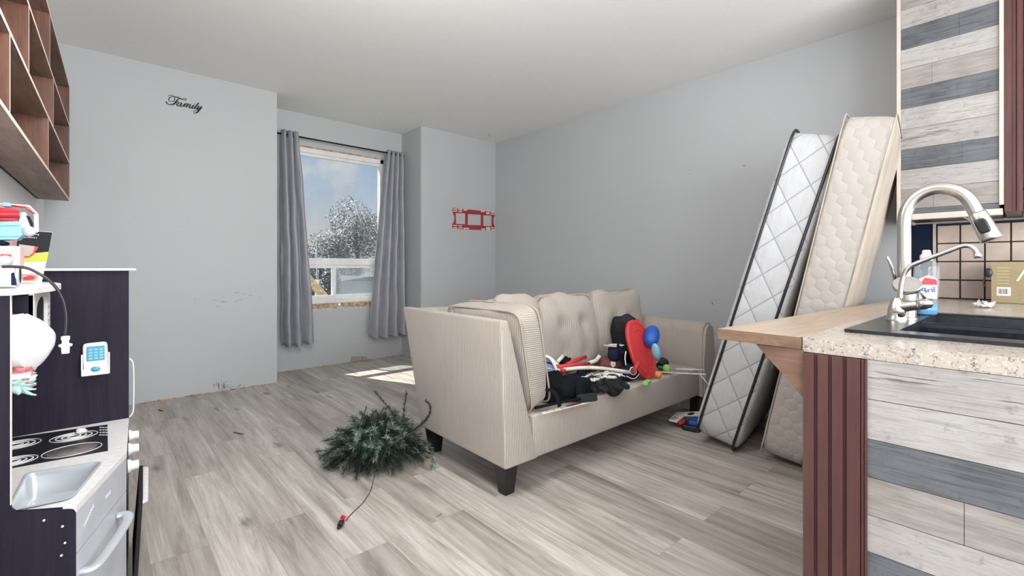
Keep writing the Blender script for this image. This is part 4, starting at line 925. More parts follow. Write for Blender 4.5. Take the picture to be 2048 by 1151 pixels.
for k in range(3): cube(b, fp(.20+k*.014, .432, .0006), (.009, .001, .008), RZ(math.atan2(fd.y, fd.x)))
put('faint_marks', b, ['toywhite'], tk)
b = B(); prism(b, [A2+Vector((0, 0, .02)), A3+Vector((0, 0, .02)), A3+Vector((-.012, 0, .02)), A2+Vector((-.012, 0, .02))], (0, 0, CZ-ct-.022)); put('oven_front', b, ['blackp'], tk)
for px, py in ((266, 873), (271, 896), (267, 925)):
    r = ray(px, py); k = (.092 if px < 270 else .098)/r.x if r.x > 0 else 1.6; p = r*k+Vector((0, 0, CAM_H)); p.y = max(2.0, min(2.36, p.y))
    b = B(); z = {873: .462, 896: .445, 925: .425}[py]; y = {873: 2.27, 896: 2.16, 925: 2.04}[py]
    mm = Matrix.Translation((.062+.021*(y-1.958)/.436+.001, y, z)) @ RY(PI/2); lathe(b, [(0, 0), (.022, 0), (.022, .008), (.016, .010), (.015, .030), (.0, .031)], 20, 0, mm); put('knob', b, ['toywhite'], tk, smooth=True, angle=40)
b = B(); hexa(b, [(.078, 1.985, .03), (.090, 1.985, .03), (.104, 2.35, .03), (.092, 2.35, .03)], [(.093, 1.985, .315), (.105, 1.985, .315), (.125, 2.35, .315), (.113, 2.35, .315)], 0, .002, 1); od = put('oven_door', b, ['char'], tk)
b = B(); tube(b, smoothpts([(.098, 2.0, .305), (.108, 2.0, .308), (.112, 2.02, .305), (.120, 2.15, .305), (.130, 2.31, .305), (.131, 2.33, .305), (.118, 2.335, .305)], 4), .010, 10, flat=.6); put('handle', b, ['toywhite'], od)
# upper shelves
b = B(); sh_pts = [(-.395, 1.585), (E1+.004, 1.585), (-.125, 1.66), (-.098, 1.80), (-.09, 1.95), (-.098, 2.10), (-.115, 2.22), (-.15, 2.33), (-.20, 2.394), (-.375, 2.394)]
prism(b, [(x, y, 1.034) for x, y in sh_pts], (0, 0, .014)); put('top_shelf', b, ['toywhite'], tk)
b = B(); bx(b, -.375, -.128, 1.6145, 2.394, .832, .844); put('middle_shelf', b, ['toywhite'], tk)
# microwave front with arched opening
b = B(); xm_ = -.128
o_ = [(1.70, .846), (2.20, .846), (2.20, 1.033), (1.70, 1.033)]
arch = [(1.76, .880), (2.10, .880), (2.10, .985)]+[(1.93+.17*math.cos(a*PI/12), .985+.032*math.sin(a*PI/12)) for a in range(1, 12)]+[(1.76, .985)]
b2 = B(); poly_hole(b2, o_, arch, 0, .010); bmesh.ops.transform(b2, matrix=Matrix(((0, 0, 1, xm_-.01), (1, 0, 0, 0), (0, 1, 0, 0), (0, 0, 0, 1))), verts=b2.verts)
mwv = put('microwave_front', b2, ['toywhite'], tk)
b = B(); prism(b, [(xm_-.011, y, z) for y, z in arch], (.002, 0, 0)); put('microwave_window', b, ['char'], mwv)
b = B()
for k in range(6): cube(b, (xm_+.001, 2.15, .87+k*.022), (.002, .05, .010))
put('keypad', b, ['toygrey'], mwv)
b = B(); prism(b, [(x, y, .848) for x, y in ((-.36, 1.70), (-.13, 1.70), (-.13, 1.712), (-.36, 1.712))], (0, 0, .18)); put('microwave_side', b, ['toydark'], tk)
# toy phone in its holder
ph = thing('toy_phone', 'white toy phone with teal key screen in a holder on the dark back board', 'toy phone', (-.016, 2.394, .70))
a = aty(165, 686, 2.39); c = aty(217, 742, 2.39); sc_ = (c.x-a.x)
b = B(); cushion(b, (sc_*.96, .018, (a.z-c.z)*1.0), Matrix.Translation(((a.x+c.x)/2, 2.384, (a.z+c.z)/2)) @ RY(-.03), 9, 0, 0, cuts=9); put('handset', b, ['toywhite'], ph, smooth=True)
zc_ = (a.z+c.z)/2+.012; xc_ = (a.x+c.x)/2
b = B(); bx(b, xc_-.026, xc_+.026, 2.3735, 2.3755, zc_-.022, zc_+.034, 0, .001); scn = put('screen', b, ['teal'], ph)
b = B()
for r_i in range(4):
    for c_i in range(3): cube(b, (xc_-.014+c_i*.015, 2.3728, zc_-.012+r_i*.011), (.011, .0008, .007))
put('keys', b, ['lblue'], scn)
b = B(); bx(b, xc_-.041, xc_+.041, 2.366, 2.3945, c.z-.006, c.z+.018, 0, .004); bx(b, xc_-.041, xc_-.036, 2.372, 2.3945, c.z, c.z+.075, 0, .001); bx(b, xc_+.036, xc_+.041, 2.372, 2.3945, c.z, c.z+.075, 0, .001); put('holder', b, ['white'], ph)
b = B(); ell(b, (xc_, 2.366, c.z+.018), (.014, .004, .010)); put('call_button', b, ['teal'], ph, smooth=True)
# plastic bag and small cloth stuffed in the shelf
bg = thing('plastic_bag', 'white plastic bag hanging out of the open toy kitchen shelf', 'bag', (-.15, 1.68, .846))
b = B(); cen_ = Vector((-.175, 1.66, .90))
def bagf(u, v):
    a = u*2*PI; r = .05*(.55+.9*math.sin(PI*min(1, v*.9+.08)))
    p = Vector((-.165+r*.75*math.cos(a)+.02*v, 1.662+r*.8*math.sin(a), .985-v*.135)); return p+Vector((1, .4, .3))*(.016*noise.noise(p*22)+.006*math.sin(a*5+v*4))
grid(b, bagf, 40, 22, closed=True); put('bag_body', b, ['bag'], bg, smooth=True)
for nm, mk, px, py, s_, lab in (('pink_cloth', 'pink', 33, 745, .020, 'crumpled pink cloth poking out below the white bag on the toy kitchen'), ('mint_cloth', 'mint', 33, 766, .022, 'crumpled mint cloth hanging lowest from the toy kitchen shelf')):
    p = aty(px, py, 1.64); b = B(); ell(b, p, (s_*1.2, s_*.8, s_), lump=.9, ls=12, seed=px+py, u=32, v=20)
    for k in range(3): tube(b, smoothpts([p, p+Vector((.02, -.004, -.006-.01*k)), p+Vector((.034, -.004, -.004-.015*k))], 3), [.006, .005, .004, .004, .003, .002, .002], 6)
    tag(put(nm, b, [mk], loc=tuple(p), smooth=True), lab, 'cloth')

# ---- toys heaped on the toy kitchen
ZT = 1.049
P6 = lambda px, py, y=1.72: aty(px, py, y)
car = thing('toy_rescue_truck', 'red and white plastic toy truck topmost of the heap on the toy kitchen', 'toy', (-.18, 1.72, 1.17))
def blk(bm, px0, py0, px1, py1, y, dy, bev=.004, mi=0):
    a = P6(px0, py0, y); c = P6(px1, py1, y); bx(bm, a.x, c.x, y, y+dy, c.z, a.z, mi, bev)
b = B(); blk(b, -40, 412, 34, 445, 1.70, .09, .006); a = P6(-40, 428, 1.70); c = P6(40, 428, 1.70); tube(b, [a, c], .010, 12); put('red_body', b, ['red2'], car, smooth=True, angle=40)
b = B(); blk(b, 5, 404, 21, 413, 1.71, .03, .002); put('blue_tab', b, ['lblue'], car)
b = B(); fr_ = [P6(*q, 1.735) for q in ((0, 408), (58, 412), (74, 428), (75, 462), (62, 470))]; tube(b, fr_, .0028, 8); fr_ = [P6(*q, 1.735) for q in ((22, 412), (54, 415), (70, 431), (71, 462))]; tube(b, fr_, .0022, 8); put('white_frame', b, ['white'], car)
b = B(); tube(b, [P6(*q, 1.73) for q in ((24, 411), (52, 414), (68, 428))], .0022, 8); put('red_stripe', b, ['red2'], car)
b = B(); prism(b, [P6(*q, 1.72) for q in ((42, 425), (50, 424), (66, 458), (44, 462), (38, 440))], (0, .03, 0)); put('window_panel', b, ['white'], car)
b = B(); prism(b, [P6(*q, 1.715) for q in ((52, 430), (60, 433), (66, 446), (66, 459), (60, 450))], (0, .006, 0)); put('dark_wheel_arch', b, ['char'], car)
b = B(); q = P6(57, 462, 1.71); lathe(b, [(0, 0), (.013, 0), (.013, .016), (0, .016)], 20, 0, Matrix.Translation(q) @ RX(-PI/2)); put('wheel_cover', b, ['toygrey'], car)
slab_ = thing('toy_ramp', 'light blue plastic toy ramp piece between the two toy trucks', 'toy', (-.18, 1.68, 1.15))
b = B(); prism(b, [P6(*q, 1.68) for q in ((-40, 444), (38, 442), (44, 470), (34, 478), (-40, 480))], (0, .07, 0)); put('ramp', b, ['lblue'], slab_)
b = B(); tube(b, [P6(-40, 452, 1.679), P6(38, 449, 1.679)], .0025, 6); tube(b, [P6(-40, 473, 1.679), P6(38, 471, 1.679)], .0025, 6); put('rib', b, ['lblue'], slab_)
low = thing('toy_robot_truck', 'pink-tinted clear and white toy truck at the bottom of the heap on the toy kitchen', 'toy', (-.18, 1.70, ZT))
b = B(); blk(b, -40, 490, 40, 535, 1.68, .09, .005); put('tinted_body', b, ['palepink'], low)
b = B(); blk(b, -40, 495, 39, 502, 1.676, .01, .002); put('white_band', b, ['white'], low)
b = B(); blk(b, -40, 533, 30, 571, 1.675, .09, .003); put('white_base', b, ['white'], low)
b = B(); blk(b, 14, 538, 16, 553, 1.672, .004, .0005); put('slot', b, ['toygrey'], low)
b = B(); blk(b, 22, 545, 32, 570, 1.672, .02, .002); blk(b, -40, 480, 14, 490, 1.69, .06, .006); put('dark_trim', b, ['navy'], low)
b = B(); q = P6(10, 522, 1.672); ell(b, q, (.0135, .008, .0145)); put('silver_lamp', b, ['toysilver'], low, smooth=True)
b = B(); blk(b, 1, 508, 22, 521, 1.676, .004, .001); put('red_panel', b, ['red2'], low)
b = B(); q = P6(36, 548, 1.70); tube(b, [q+Vector((.0, .025*math.sin(a*PI/14), .027*math.cos(a*PI/14))) for a in range(28)], .0045, 8, closed=True); put('wheel_rim', b, ['toysilver'], low)
b = B(); lathe(b, [(0, -.004), (.022, -.004), (.022, .004), (0, .004)], 24, 0, Matrix.Translation(q) @ RY(PI/2)); put('wheel', b, ['char'], low)
b = B(); prism(b, [P6(*q, 1.69) for q in ((23, 488), (27, 480), (32, 484), (28, 492))], (0, .01, 0)); put('red_lever', b, ['red2'], low)
# card propped behind
cdm = aty(104, 465, 2.12)
card = thing('printed_card', 'black, lime and white printed card propped upright behind the toy trucks', 'card', (-.15, 2.10, ZT))
Q = lambda px, py, e=0: aty(px, py, 2.12-e)
def cpoly(nm, pts, mk, par, e, th=.0012):
    b = B(); prism(b, [Q(*p, e) for p in pts], (0, th, 0)); return put(nm, b, [mk], par)
cpoly('card_sheet', [(38, 459), (105, 464), (82, 570), (25, 569)], 'white', card, 0, .006)
cpoly('black_band', [(38, 459.5), (104.6, 464.5), (97, 503), (30, 509)], 'char', card, .002)
cpoly('lime_band', [(29, 509), (97, 504), (94, 522), (28, 525)], 'lime_card', card, .002)
cpoly('cart_picture', [(38, 488), (75, 493), (68, 508), (58, 514), (38, 510)], 'cream', card, .003)
cpoly('red_trim', [(70, 492), (77, 494), (66, 510), (56, 515), (38, 513), (38, 511), (58, 512), (66, 505)], 'red2', card, .004)
cpoly('small_logo', [(44, 547), (74, 547), (78, 553), (72, 561), (45, 561), (42, 554)], 'cream', card, .003)
cpoly('logo_lines', [(46, 555), (60, 550), (72, 553), (66, 559), (48, 560)], 'red2', card, .004)
cpoly('orange_strip', [(40, 565), (68, 565), (66, 569.5), (40, 569.5)], 'orange', card, .003)
c0 = Q(60, 468.5, .0035); text('lettering', 'Random House', .0065, frame(c0, (-1, 0, 0), (0, 0, -1)) , 'white', card, .0003)
c0 = Q(57, 474.5, .0035); text('lettering', 'A Random House', .0055, frame(c0, (-1, 0, 0), (0, 0, -1)), 'white', card, .0003)
# cable and plug
cb_ = thing('light_cable', 'black cable with a white connector hanging off the toy kitchen top', 'cable', (-.1, 1.9, 1.06))
pts = [(4, 533), (30, 533), (55, 536), (75, 545), (98, 560), (116, 580), (128, 605), (133, 635), (131, 672)]
b = B(); W_ = [aty(px, py, 1.645) for px, py in pts]; tube(b, smoothpts(W_, 5), .0034, 8); put('wire', b, ['blackp'], cb_)
b = B(); q = aty(131, 672, 1.645); e_ = aty(131, 706, 1.645); L_ = (q-e_).length; m = Matrix.Translation(q) @ RX(PI) 
lathe(b, [(0, -.002), (.0085, 0), (.0085, L_*.2), (.0065, L_*.25), (.0072, L_*.42), (.013, L_*.47), (.013, L_*.58), (.0085, L_*.62), (.0075, L_), (0, L_)], 18, 0, m); put('connector', b, ['white'], cb_, smooth=True, angle=35)

# ================================================================== ARTIFICIAL TREE TOP ON THE FLOOR
random.seed(21)
def D(px, py, k): return ray(px, py)*k+Vector((0, 0, CAM_H))
def needles(bm, pts, L, per, mi_fn, fwd=.75, w=.0013):
    P = [Vector(p) for p in pts]; seg = [(P[i+1]-P[i]).length for i in range(len(P)-1)]; tot = sum(seg)
    for _ in range(int(tot*per)):
        s_ = random.random()*tot; i = 0
        while i < len(seg)-1 and s_ > seg[i]: s_ -= seg[i]; i += 1
        t_ = min(1, s_/seg[i]); p = P[i].lerp(P[i+1], t_); d = (P[i+1]-P[i]).normalized()
        o = d.orthogonal().normalized(); o = Matrix.Rotation(random.uniform(0, 2*PI), 3, d) @ o
        v = (o+d*fwd*random.uniform(.4, 1.6)).normalized()*L*random.uniform(.7, 1.15); e = p+v
        if e.z < .004: e.z = .004
        if p.z < .003: continue
        sd = v.cross(d).normalized()*w
        fr_ = (i+t_)/len(seg); q = [bm.verts.new(p-sd), bm.verts.new(p+sd), bm.verts.new(e)]; f = bm.faces.new(q); f.material_index = mi_fn(fr_)
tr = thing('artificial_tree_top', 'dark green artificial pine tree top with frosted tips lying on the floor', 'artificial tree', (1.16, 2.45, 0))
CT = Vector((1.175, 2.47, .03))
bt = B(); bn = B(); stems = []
for i in range(470):
    a = random.uniform(0, 2*PI); el = math.asin(min(.995, random.random()**1.25)); Lr = random.uniform(.8, 1.06)
    d = Vector((math.cos(a)*math.cos(el), math.sin(a)*math.cos(el), math.sin(el)))
    # dome stretched along the picture's left-right direction
    ax = Vector((_c, -_s, 0)); R3 = .30 if d.dot(ax) < 0 else .27
    tip = CT+ax*d.dot(ax)*R3*Lr+Vector((_s, _c, 0))*d.dot(Vector((_s, _c, 0)))*.235*Lr+Vector((0, 0, d.z*.262*Lr))
    st = CT+Vector((random.gauss(0, .04), random.gauss(0, .04), .04+.03*random.random())); mid = st.lerp(tip, .55)+Vector((0, 0, .05*random.random()))
    tip += Vector((random.gauss(0, .012), random.gauss(0, .012), -.03*random.random())); tip.z = max(tip.z, .012)
    P_ = smoothpts([st, mid, tip], 3); tube(bt, P_, .0018, 5)
    fr_ = random.random() < (.62 if d.z > .5 else .10); cl = 0 if random.random() < (.45 if d.z > .45 else .85) else 1  # shading painted in: darker needles low down, real frosted tips mostly on top
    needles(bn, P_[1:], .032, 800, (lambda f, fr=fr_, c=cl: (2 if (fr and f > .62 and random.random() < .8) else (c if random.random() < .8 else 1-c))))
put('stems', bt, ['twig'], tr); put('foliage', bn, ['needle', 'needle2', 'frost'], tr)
def branch(pts, k, L=.027, per=1000, cols=(0, 1), name='branch', w=.0014):
    b = B(); W_ = smoothpts([D(px, py, kk) for (px, py), kk in zip(pts, k)], 5); tube(b, W_, [.0035*(1-.6*i/(len(W_)-1)) for i in range(len(W_))], 6, 2)
    needles(b, W_, L, per, lambda f: cols[0] if random.random() < .6 else cols[1], w=w); put(name, b, ['needle', 'needle2', 'twig', 'frost'], tr)
branch([(820, 868), (800, 845), (775, 812), (750, 783)], [2.32]*4)
branch([(805, 850), (808, 820), (813, 783)], [2.38]*3, per=900)
branch([(815, 868), (838, 852), (858, 830), (861, 812), (852, 800)], [2.25, 2.2, 2.17, 2.15, 2.14], .018, 1500, (0, 0))
branch([(690, 905), (665, 912), (645, 915), (632, 900)], [2.45, 2.4, 2.38, 2.38], .026, 1500, (1, 3))
branch([(845, 880), (862, 895), (867, 915), (862, 935)], [2.3, 2.25, 2.25, 2.28], .026, 1300, (1, 3))
branch([(725, 850), (728, 835), (722, 822)], [2.5]*3, .022, 700); branch([(722, 840), (730, 822), (733, 812)], [2.5]*3, .018, 500)
branch([(765, 840), (762, 825), (768, 815)], [2.5]*3, .022, 800); branch([(690, 880), (670, 872), (655, 878)], [2.45]*3, .026, 1200, (1, 3))
lc = thing('light_string_lead', 'thin wire trailing from the pine tree top to a small black plug on the floor', 'wire', (.79, 1.98, 0))
wp = [D(848, 853, 2.22), D(826, 864, 2.18), D(800, 877, 2.13), D(776, 895, 2.13), D(762, 925, 2.2), D(748, 955, 2.33), atz(742, 978, .004), atz(728, 1002, .003), atz(712, 1018, .003), atz(696, 1034, .003)]
b = B(); tube(b, smoothpts(wp, 5), .0018, 7); put('wire', b, ['twig'], lc)
b = B(); p = atz(682, 1046, .012); cube(b, p, (.034, .022, .018), RZ(.9), 0, .004); cube(b, p+Vector((-.016, -.018, -.003)), (.014, .014, .010), RZ(.9), 0, .002); put('plug', b, ['blackp'], lc)
b = B(); cube(b, atz(686, 1034, .02), (.02, .0015, .016), RZ(-.3) @ RY(.5)); cube(b, atz(694, 1037, .008), (.024, .006, .006), RZ(.7), 0, .002); put('red_tag', b, ['red2'], lc)
for i, (px, py, l, a, lab) in enumerate(((321, 820, .035, 1.9, 'small dark twig on the floor nearest the toy kitchen'), (477, 866, .045, 2.1, 'small dark twig on the floor below the soot mark'), (878, 1030, .014, .2, 'single loose pine needle on the floor in front of the sofa corner'))):
    p = atz(px, py, .003); d = Vector((math.cos(a), math.sin(a), 0))*l; b = B(); tube(b, [p-d, p, p+d*.9+Vector((.006, .004, 0))], .0022 if i < 2 else .001, 5)
    if i < 2: needles(b, [p-d, p+d], .010, 900, lambda f: 0)
    tag(put('pine_twig', b, ['twig'], loc=tuple(p)), lab, 'twig', 'loose pine bits on the floor')

# ================================================================== THINGS HEAPED ON THE SOFA
ZD = .368
def on(px, py, h_=0.0): return atz(px, py, ZD+h_)
# plain red oval board standing against the backpack
mB = frame(Vector((2.70, 1.745, .555)), (1, -.12, 0), (-.12, .36, .93))
rb = thing('foam_board', 'red oval foam board standing upright against a black backpack on the sofa', 'foam board', (2.70, 1.70, ZD))
b = B()
def oval_ring(w, h, z, n=48, sq=2.4): return [mB @ Vector((w*math.copysign(abs(math.cos(2*PI*i/n))**(2/sq), math.cos(2*PI*i/n)), h*math.copysign(abs(math.sin(2*PI*i/n))**(2/sq), math.sin(2*PI*i/n))*(1), z)) for i in range(n)]
lv = [(.097, .184, -.018), (.109, .197, -.012), (.112, .200, 0), (.109, .197, .010), (.101, .188, .015), (.097, .184, .013)]
RR = [[b.verts.new(p) for p in oval_ring(*l)] for l in lv]
for A, C in zip(RR, RR[1:]):
    for i in range(len(A)): b.faces.new((A[i], A[(i+1) % len(A)], C[(i+1) % len(A)], C[i])).smooth = True
b.faces.new(RR[0]); b.faces.new(RR[-1]); put('board', b, ['red'], rb)
b = B(); tube(b, [p for p in oval_ring(.060, .125, .0135)], .0022, 6, closed=True); tube(b, [p for p in oval_ring(.089, .172, .014)], .0022, 6, closed=True); put('moulded_line', b, ['red2'], rb)
b = B(); tube(b, smoothpts([mB @ Vector((.06, .175, -.02)), mB @ Vector((.10, .205, -.04)), mB @ Vector((.11, .16, -.045)), mB @ Vector((.09, .12, -.03))], 4), .010, 8, flat=.4); put('strap', b, ['red2'], rb)
bp = thing('backpack', 'black cloth backpack slumped upright behind the red board', 'backpack', (2.68, 1.90, ZD))
b = B(); cushion(b, (.14, .16, .30), Matrix.Translation((2.79, 1.92, .60)) @ RX(-.22) @ RZ(.1), 3.2, .02, .03, 9, 13, 0, 2); put('pack_body', b, ['char'], bp, smooth=True)
b = B(); cushion(b, (.13, .16, .17), Matrix.Translation((2.76, 1.87, .455)) @ RZ(.1), 3.2, .02, .03, 9, 11, 0, 5); put('lower_pocket', b, ['black'], bp, smooth=True)
b = B(); tube(b, smoothpts([D(1246, 672, 3.02), D(1236, 690, 3.0), D(1240, 712, 3.0), D(1250, 735, 3.0)], 4), .012, 8, flat=.35); put('shoulder_strap', b, ['black'], bp)
b = B(); tube(b, smoothpts([D(1252, 702, 2.93), D(1250, 716, 2.93), D(1252, 730, 2.93)], 4), .004, 6); put('zip_trim', b, ['lace'], bp)
bb = D(1303, 672, 3.12); b = B(); m = Matrix.Translation(bb) @ RZ(.3) @ RY(.7); prof = [(0, -.078)]+[(.052*math.sin(PI*i/14)**.8, -.078*math.cos(PI*i/14)) for i in range(1, 14)]+[(0, .078)]
lathe(b, prof, 28, 0, m); tag(put('foam_ball', b, ['blue'], loc=tuple(bb), smooth=True), 'blue foam football perched behind the top of the red board', 'ball')
# football
fb = thing('football', 'dark brown football with white emblem lying in the middle of the sofa', 'ball', (2.72, 2.0, ZD)); fp_ = D(1221, 731, 3.13); fm = Matrix.Translation(fp_) @ RZ(-.45) @ RX(.25) @ RY(PI/2+.25)
b = B(); prof = [(0, -.11)]+[(.062*math.sin(PI*i/18)**.85, -.11*math.cos(PI*i/18)) for i in range(1, 18)]+[(0, .11)]; lathe(b, prof, 30, 0, fm); put('ball_body', b, ['brown'], fb, smooth=True)
n_ = (Vector((0, 0, CAM_H))-fp_).normalized()
tocam = Vector((-.55, -.62, .55)).normalized(); em = frame(D(1226, 728, 3.13-.066), Vector((.8, -.5, -.15)), Vector((.15, .2, .95)))
b = B(); prism(b, [em @ Vector(p) for p in ((-.016, .017, .0), (.016, .017, 0), (.017, -.007, 0), (0, -.019, 0), (-.017, -.007, 0))], em.to_3x3() @ Vector((0, 0, .002))); eb = put('emblem', b, ['offwhite'], fb)
text('lettering', 'NFL', .014, em @ Matrix.Translation((0, -.003, .0025)), 'brown', eb, .0004)
b = B(); rp = fp_+Vector((.03, -.055, -.040)); ell(b, rp, (.06, .035, .022), RZ(-.4), lump=.3, seed=3); tag(put('red_cloth', b, ['red'], loc=tuple(rp), smooth=True), 'scrap of red cloth squeezed under the football', 'cloth')
# white sticks and red sticks
def stick(name, label, pts, r, mk, grp=None, flat=1.0, tip=None):
    b = B(); W_ = smoothpts(pts, 4) if len(pts) > 2 else pts; tube(b, W_, r, 12, flat=flat)
    tag(put(name, b, [mk], loc=tuple(pts[0])), label, 'tube' if 'tube' in name else 'stick', grp)
stick('white_tube', 'long straight white plastic tube lying across the sofa under the red board', [D(1100, 742, 2.72), D(1180, 734.5, 2.80), D(1258, 744, 2.88)], .0115, 'offwhite')
stick('bent_white_tube', 'white plastic tube with an angled end behind the red tubes', [D(1150, 736, 2.92), D(1190, 721, 3.05), D(1193, 719, 3.05), D(1200, 710, 3.05)], .0125, 'offwhite')
stick('short_white_tube', 'short white tube poking up steepest at the left of the red tubes', [D(1102, 717, 2.82), D(1121, 736, 2.78)], .0115, 'offwhite')
stick('stubby_white_tube', 'stubby white tube end behind the steep white tube', [D(1114, 724, 2.9), D(1126, 711, 2.95)], .0125, 'offwhite')
stick('red_tube', 'longer red foam tube lying level over the white tube', [D(1113, 733, 2.74), D(1178, 727, 2.9)], .0125, 'red')
stick('slanted_red_tube', 'shorter red foam tube slanting up against the back cushion', [D(1133, 728, 2.9), D(1171, 713, 3.05)], .0120, 'red')
stick('red_tube_elbow', 'red foam piece at the left end of the red tubes', [D(1112, 734, 2.76), D(1130, 742, 2.72)], .0125, 'red')
p = D(1130, 723, 2.98); b = B(); ell(b, p, (.045, .035, .03), RZ(.4), lump=.8, seed=5); tag(put('black_glove', b, ['black'], loc=tuple(p), smooth=True), 'small black glove lump behind the red tubes', 'glove')
# striped folded shirt
t = thing('striped_shirt', 'folded light blue striped shirt edge by the arm cushion', 'shirt', (2.0, 2.0, ZD)); 
b = B(); Kd = 2.62; S_ = [D(1088, 712, Kd), D(1102, 720, Kd), D(1108, 740, Kd), D(1096, 765, Kd), D(1086, 765, Kd)]; prism(b, S_, Vector((.03, .05, 0))); put('cloth', b, [mat('light_blue_cloth', (.22, .34, .52, 1), .8)], t)
for k in range(4):
    b = B(); a_ = D(1088, 722+k*11, Kd-.006); c_ = D(1104-k*1.5, 727+k*11, Kd-.006); tube(b, [a_, c_], .0035, 6); put('stripe', b, ['white' if k % 2 else 'navy'], t)
b = B(); tube(b, smoothpts([D(1087, 711, Kd-.01), D(1099, 715, Kd-.01), D(1108, 728, Kd-.01), D(1113, 740, Kd-.01)], 4), .009, 8); put('white_collar', b, ['white'], t)
# big dark bag
bgm = thing('duffel_bag', 'dark navy-black soft bag slumped on the sofa beside the arm cushion', 'bag', (1.97, 1.83, ZD))
b = B(); cushion(b, (.20, .24, .13), Matrix.Translation((1.90, 1.79, .430)) @ RZ(.15) @ RY(-.1), 2.6, .02, .04, 9, 15, 0, 12, axis=2); put('bag_body', b, ['black'], bgm, smooth=True)
b = B(); cushion(b, (.13, .15, .11), Matrix.Translation((1.985, 1.705, .430)) @ RZ(.3), 2.8, .01, .03, 9, 11, 0, 15, axis=2); put('side_pocket', b, ['black'], bgm, smooth=True)
b = B(); cushion(b, (.14, .10, .06), Matrix.Translation((1.95, 1.93, .475)) @ RZ(.3), 2.8, .01, .03, 9, 9, 0, 17, axis=2); put('top_flap', b, ['navy'], bgm, smooth=True)
b = B(); tube(b, smoothpts([D(1094, 778, 2.38), D(1108, 783, 2.35), D(1117, 800, 2.33), D(1119, 812, 2.33)], 5), .016, 8, flat=.4); put('strap', b, ['black'], bgm)
# gloves with white lacing
def laces(bm, c, sx, sy, sz, n, seed):
    random.seed(seed)
    for _ in range(n):
        P_ = [Vector((c[0]+random.uniform(-1, 1)*sx, c[1]+random.uniform(-1, 1)*sy, c[2]+sz*random.uniform(.5, 1))) for _ in range(4)]; tube(bm, smoothpts(P_, 4), .0028, 5)
def glove(name, label, c, s, rz, seed, nl, mk='char', g='padded gloves on the sofa'):
    t = thing(name, label, 'glove', tuple(c), rz, g)
    b = B(); cushion(b, s, Matrix.Translation(c) @ RZ(rz), 2.8, .01, .03, 10, 11, 0, seed, axis=2); put('palm', b, [mk], t, smooth=True)
    m = Matrix.Translation(c) @ RZ(rz)
    for k in range(4):
        b = B(); y = (-.38+k*.25)*s[1]; tube(b, smoothpts([m @ Vector((s[0]*.35, y, 0)), m @ Vector((s[0]*.62, y*1.15, -.004)), m @ Vector((s[0]*(.78-.05*abs(k-1.5)), y*1.2, -s[2]*.3))], 3), [s[1]*.15]*5+[s[1]*.14, s[1]*.09], 9); put('finger', b, [mk], t)
    b = B(); tube(b, smoothpts([m @ Vector((-s[0]*.1, -s[1]*.4, 0)), m @ Vector((s[0]*.15, -s[1]*.7, -.004)), m @ Vector((s[0]*.35, -s[1]*.8, -s[2]*.2))], 3), [s[1]*.15]*5+[s[1]*.13, s[1]*.08], 9); put('thumb', b, [mk], t)
    b = B(); laces(b, m @ Vector((0, 0, s[2]*.42)), s[0]*.60, s[1]*.60, s[2]*.28, nl, seed); put('lacing', b, ['lace'], t, label='tangled white lacing')
glove('hockey_glove', 'charcoal padded glove under tangled white lacing, nearer the sofa front edge', on(1186, 770, .038), (.12, .105, .075), -1.15, 31, 18)
glove('hockey_glove', 'charcoal padded glove under tangled white lacing, behind and right of its pair', on(1222, 766, .045), (.12, .11, .08), -.6, 33, 18)
glove('navy_mitt', 'navy padded mitt with white lacing on top of the football', D(1228, 703, 3.1), (.10, .09, .07), .4, 35, 8, 'navy')
b = B(); p = Vector((2.77, 1.98, ZD+.09)); cushion(b, (.09, .10, .19), Matrix.Translation((2.80, 1.96, ZD+.085)), 3, .01, .03, 9, 9, 0, 41); tag(put('black_pouch', b, ['black'], loc=(2.80, 1.96, ZD), smooth=True), 'black pouch between the football and the backpack', 'pouch')
b = B(); p = on(1165, 744, .06); cushion(b, (.09, .05, .07), Matrix.Translation(p) @ RZ(.2), 3.5, 0, .01, 9, 7, 0, 43); tag(put('navy_pad', b, ['navy'], loc=tuple(p), smooth=True), 'small navy pad leaning beside the laced gloves', 'pad')
# blades and flat sticks at the near end
t = thing('hockey_stick', 'black plastic hockey stick with dark flat blade at the near end of the seat', 'hockey stick', (1.9, 1.66, ZD))
b = B(); tube(b, [on(1070, 815, .02), on(1125, 803, .03), on(1160, 797, .03)], .011, 10, flat=.6); put('shaft', b, ['black'], t)
b = B(); m = frame(on(1174, 795, .03), on(1190, 794, .03)-on(1150, 798, .03), (0, .5, 1)); cushion(b, (.12, .045, .014), m, 6, 0, 0, cuts=7, axis=2); put('blade', b, ['char'], t, smooth=True)
b = B(); tube(b, [on(1135, 802, .018), on(1162, 798, .012), on(1189, 799, .012)], .003, 6); put('blade_edge', b, ['toysilver'], t)
t = thing('mini_stick', 'worn white flat toy stick lying at the front edge of the seat', 'stick', (1.85, 1.64, ZD))
b = B(); a_ = on(1084, 826, .006); c_ = on(1190, 800, .006); m = frame((a_+c_)/2, c_-a_, (0, 1, 0)); cube(b, m.translation, ((c_-a_).length, .022, .006), m.to_3x3().to_4x4(), 0, .002); put('stick_body', b, ['offwhite'], t)
b = B(); m2 = m.copy(); m2.translation = on(1148, 808, .0115); cushion(b, (.12, .022, .004), m2, 2.5, 0, 0, cuts=7, axis=2); put('printed_patch', b, ['brown'], t, smooth=True)
for k in range(3):
    b = B(); lathe(b, [(0, 0), (.0035, 0), (.0035, .001), (0, .001)], 8, 0, Matrix.Translation(on(1094+k*14, 822.5-k*3.6, .0095))); put('hole', b, ['blackp'], t)
stick('white_strip', 'short white strip lying on the seat right of the laced gloves', [on(1232, 770, .008), on(1260, 767, .008)], .008, 'offwhite')
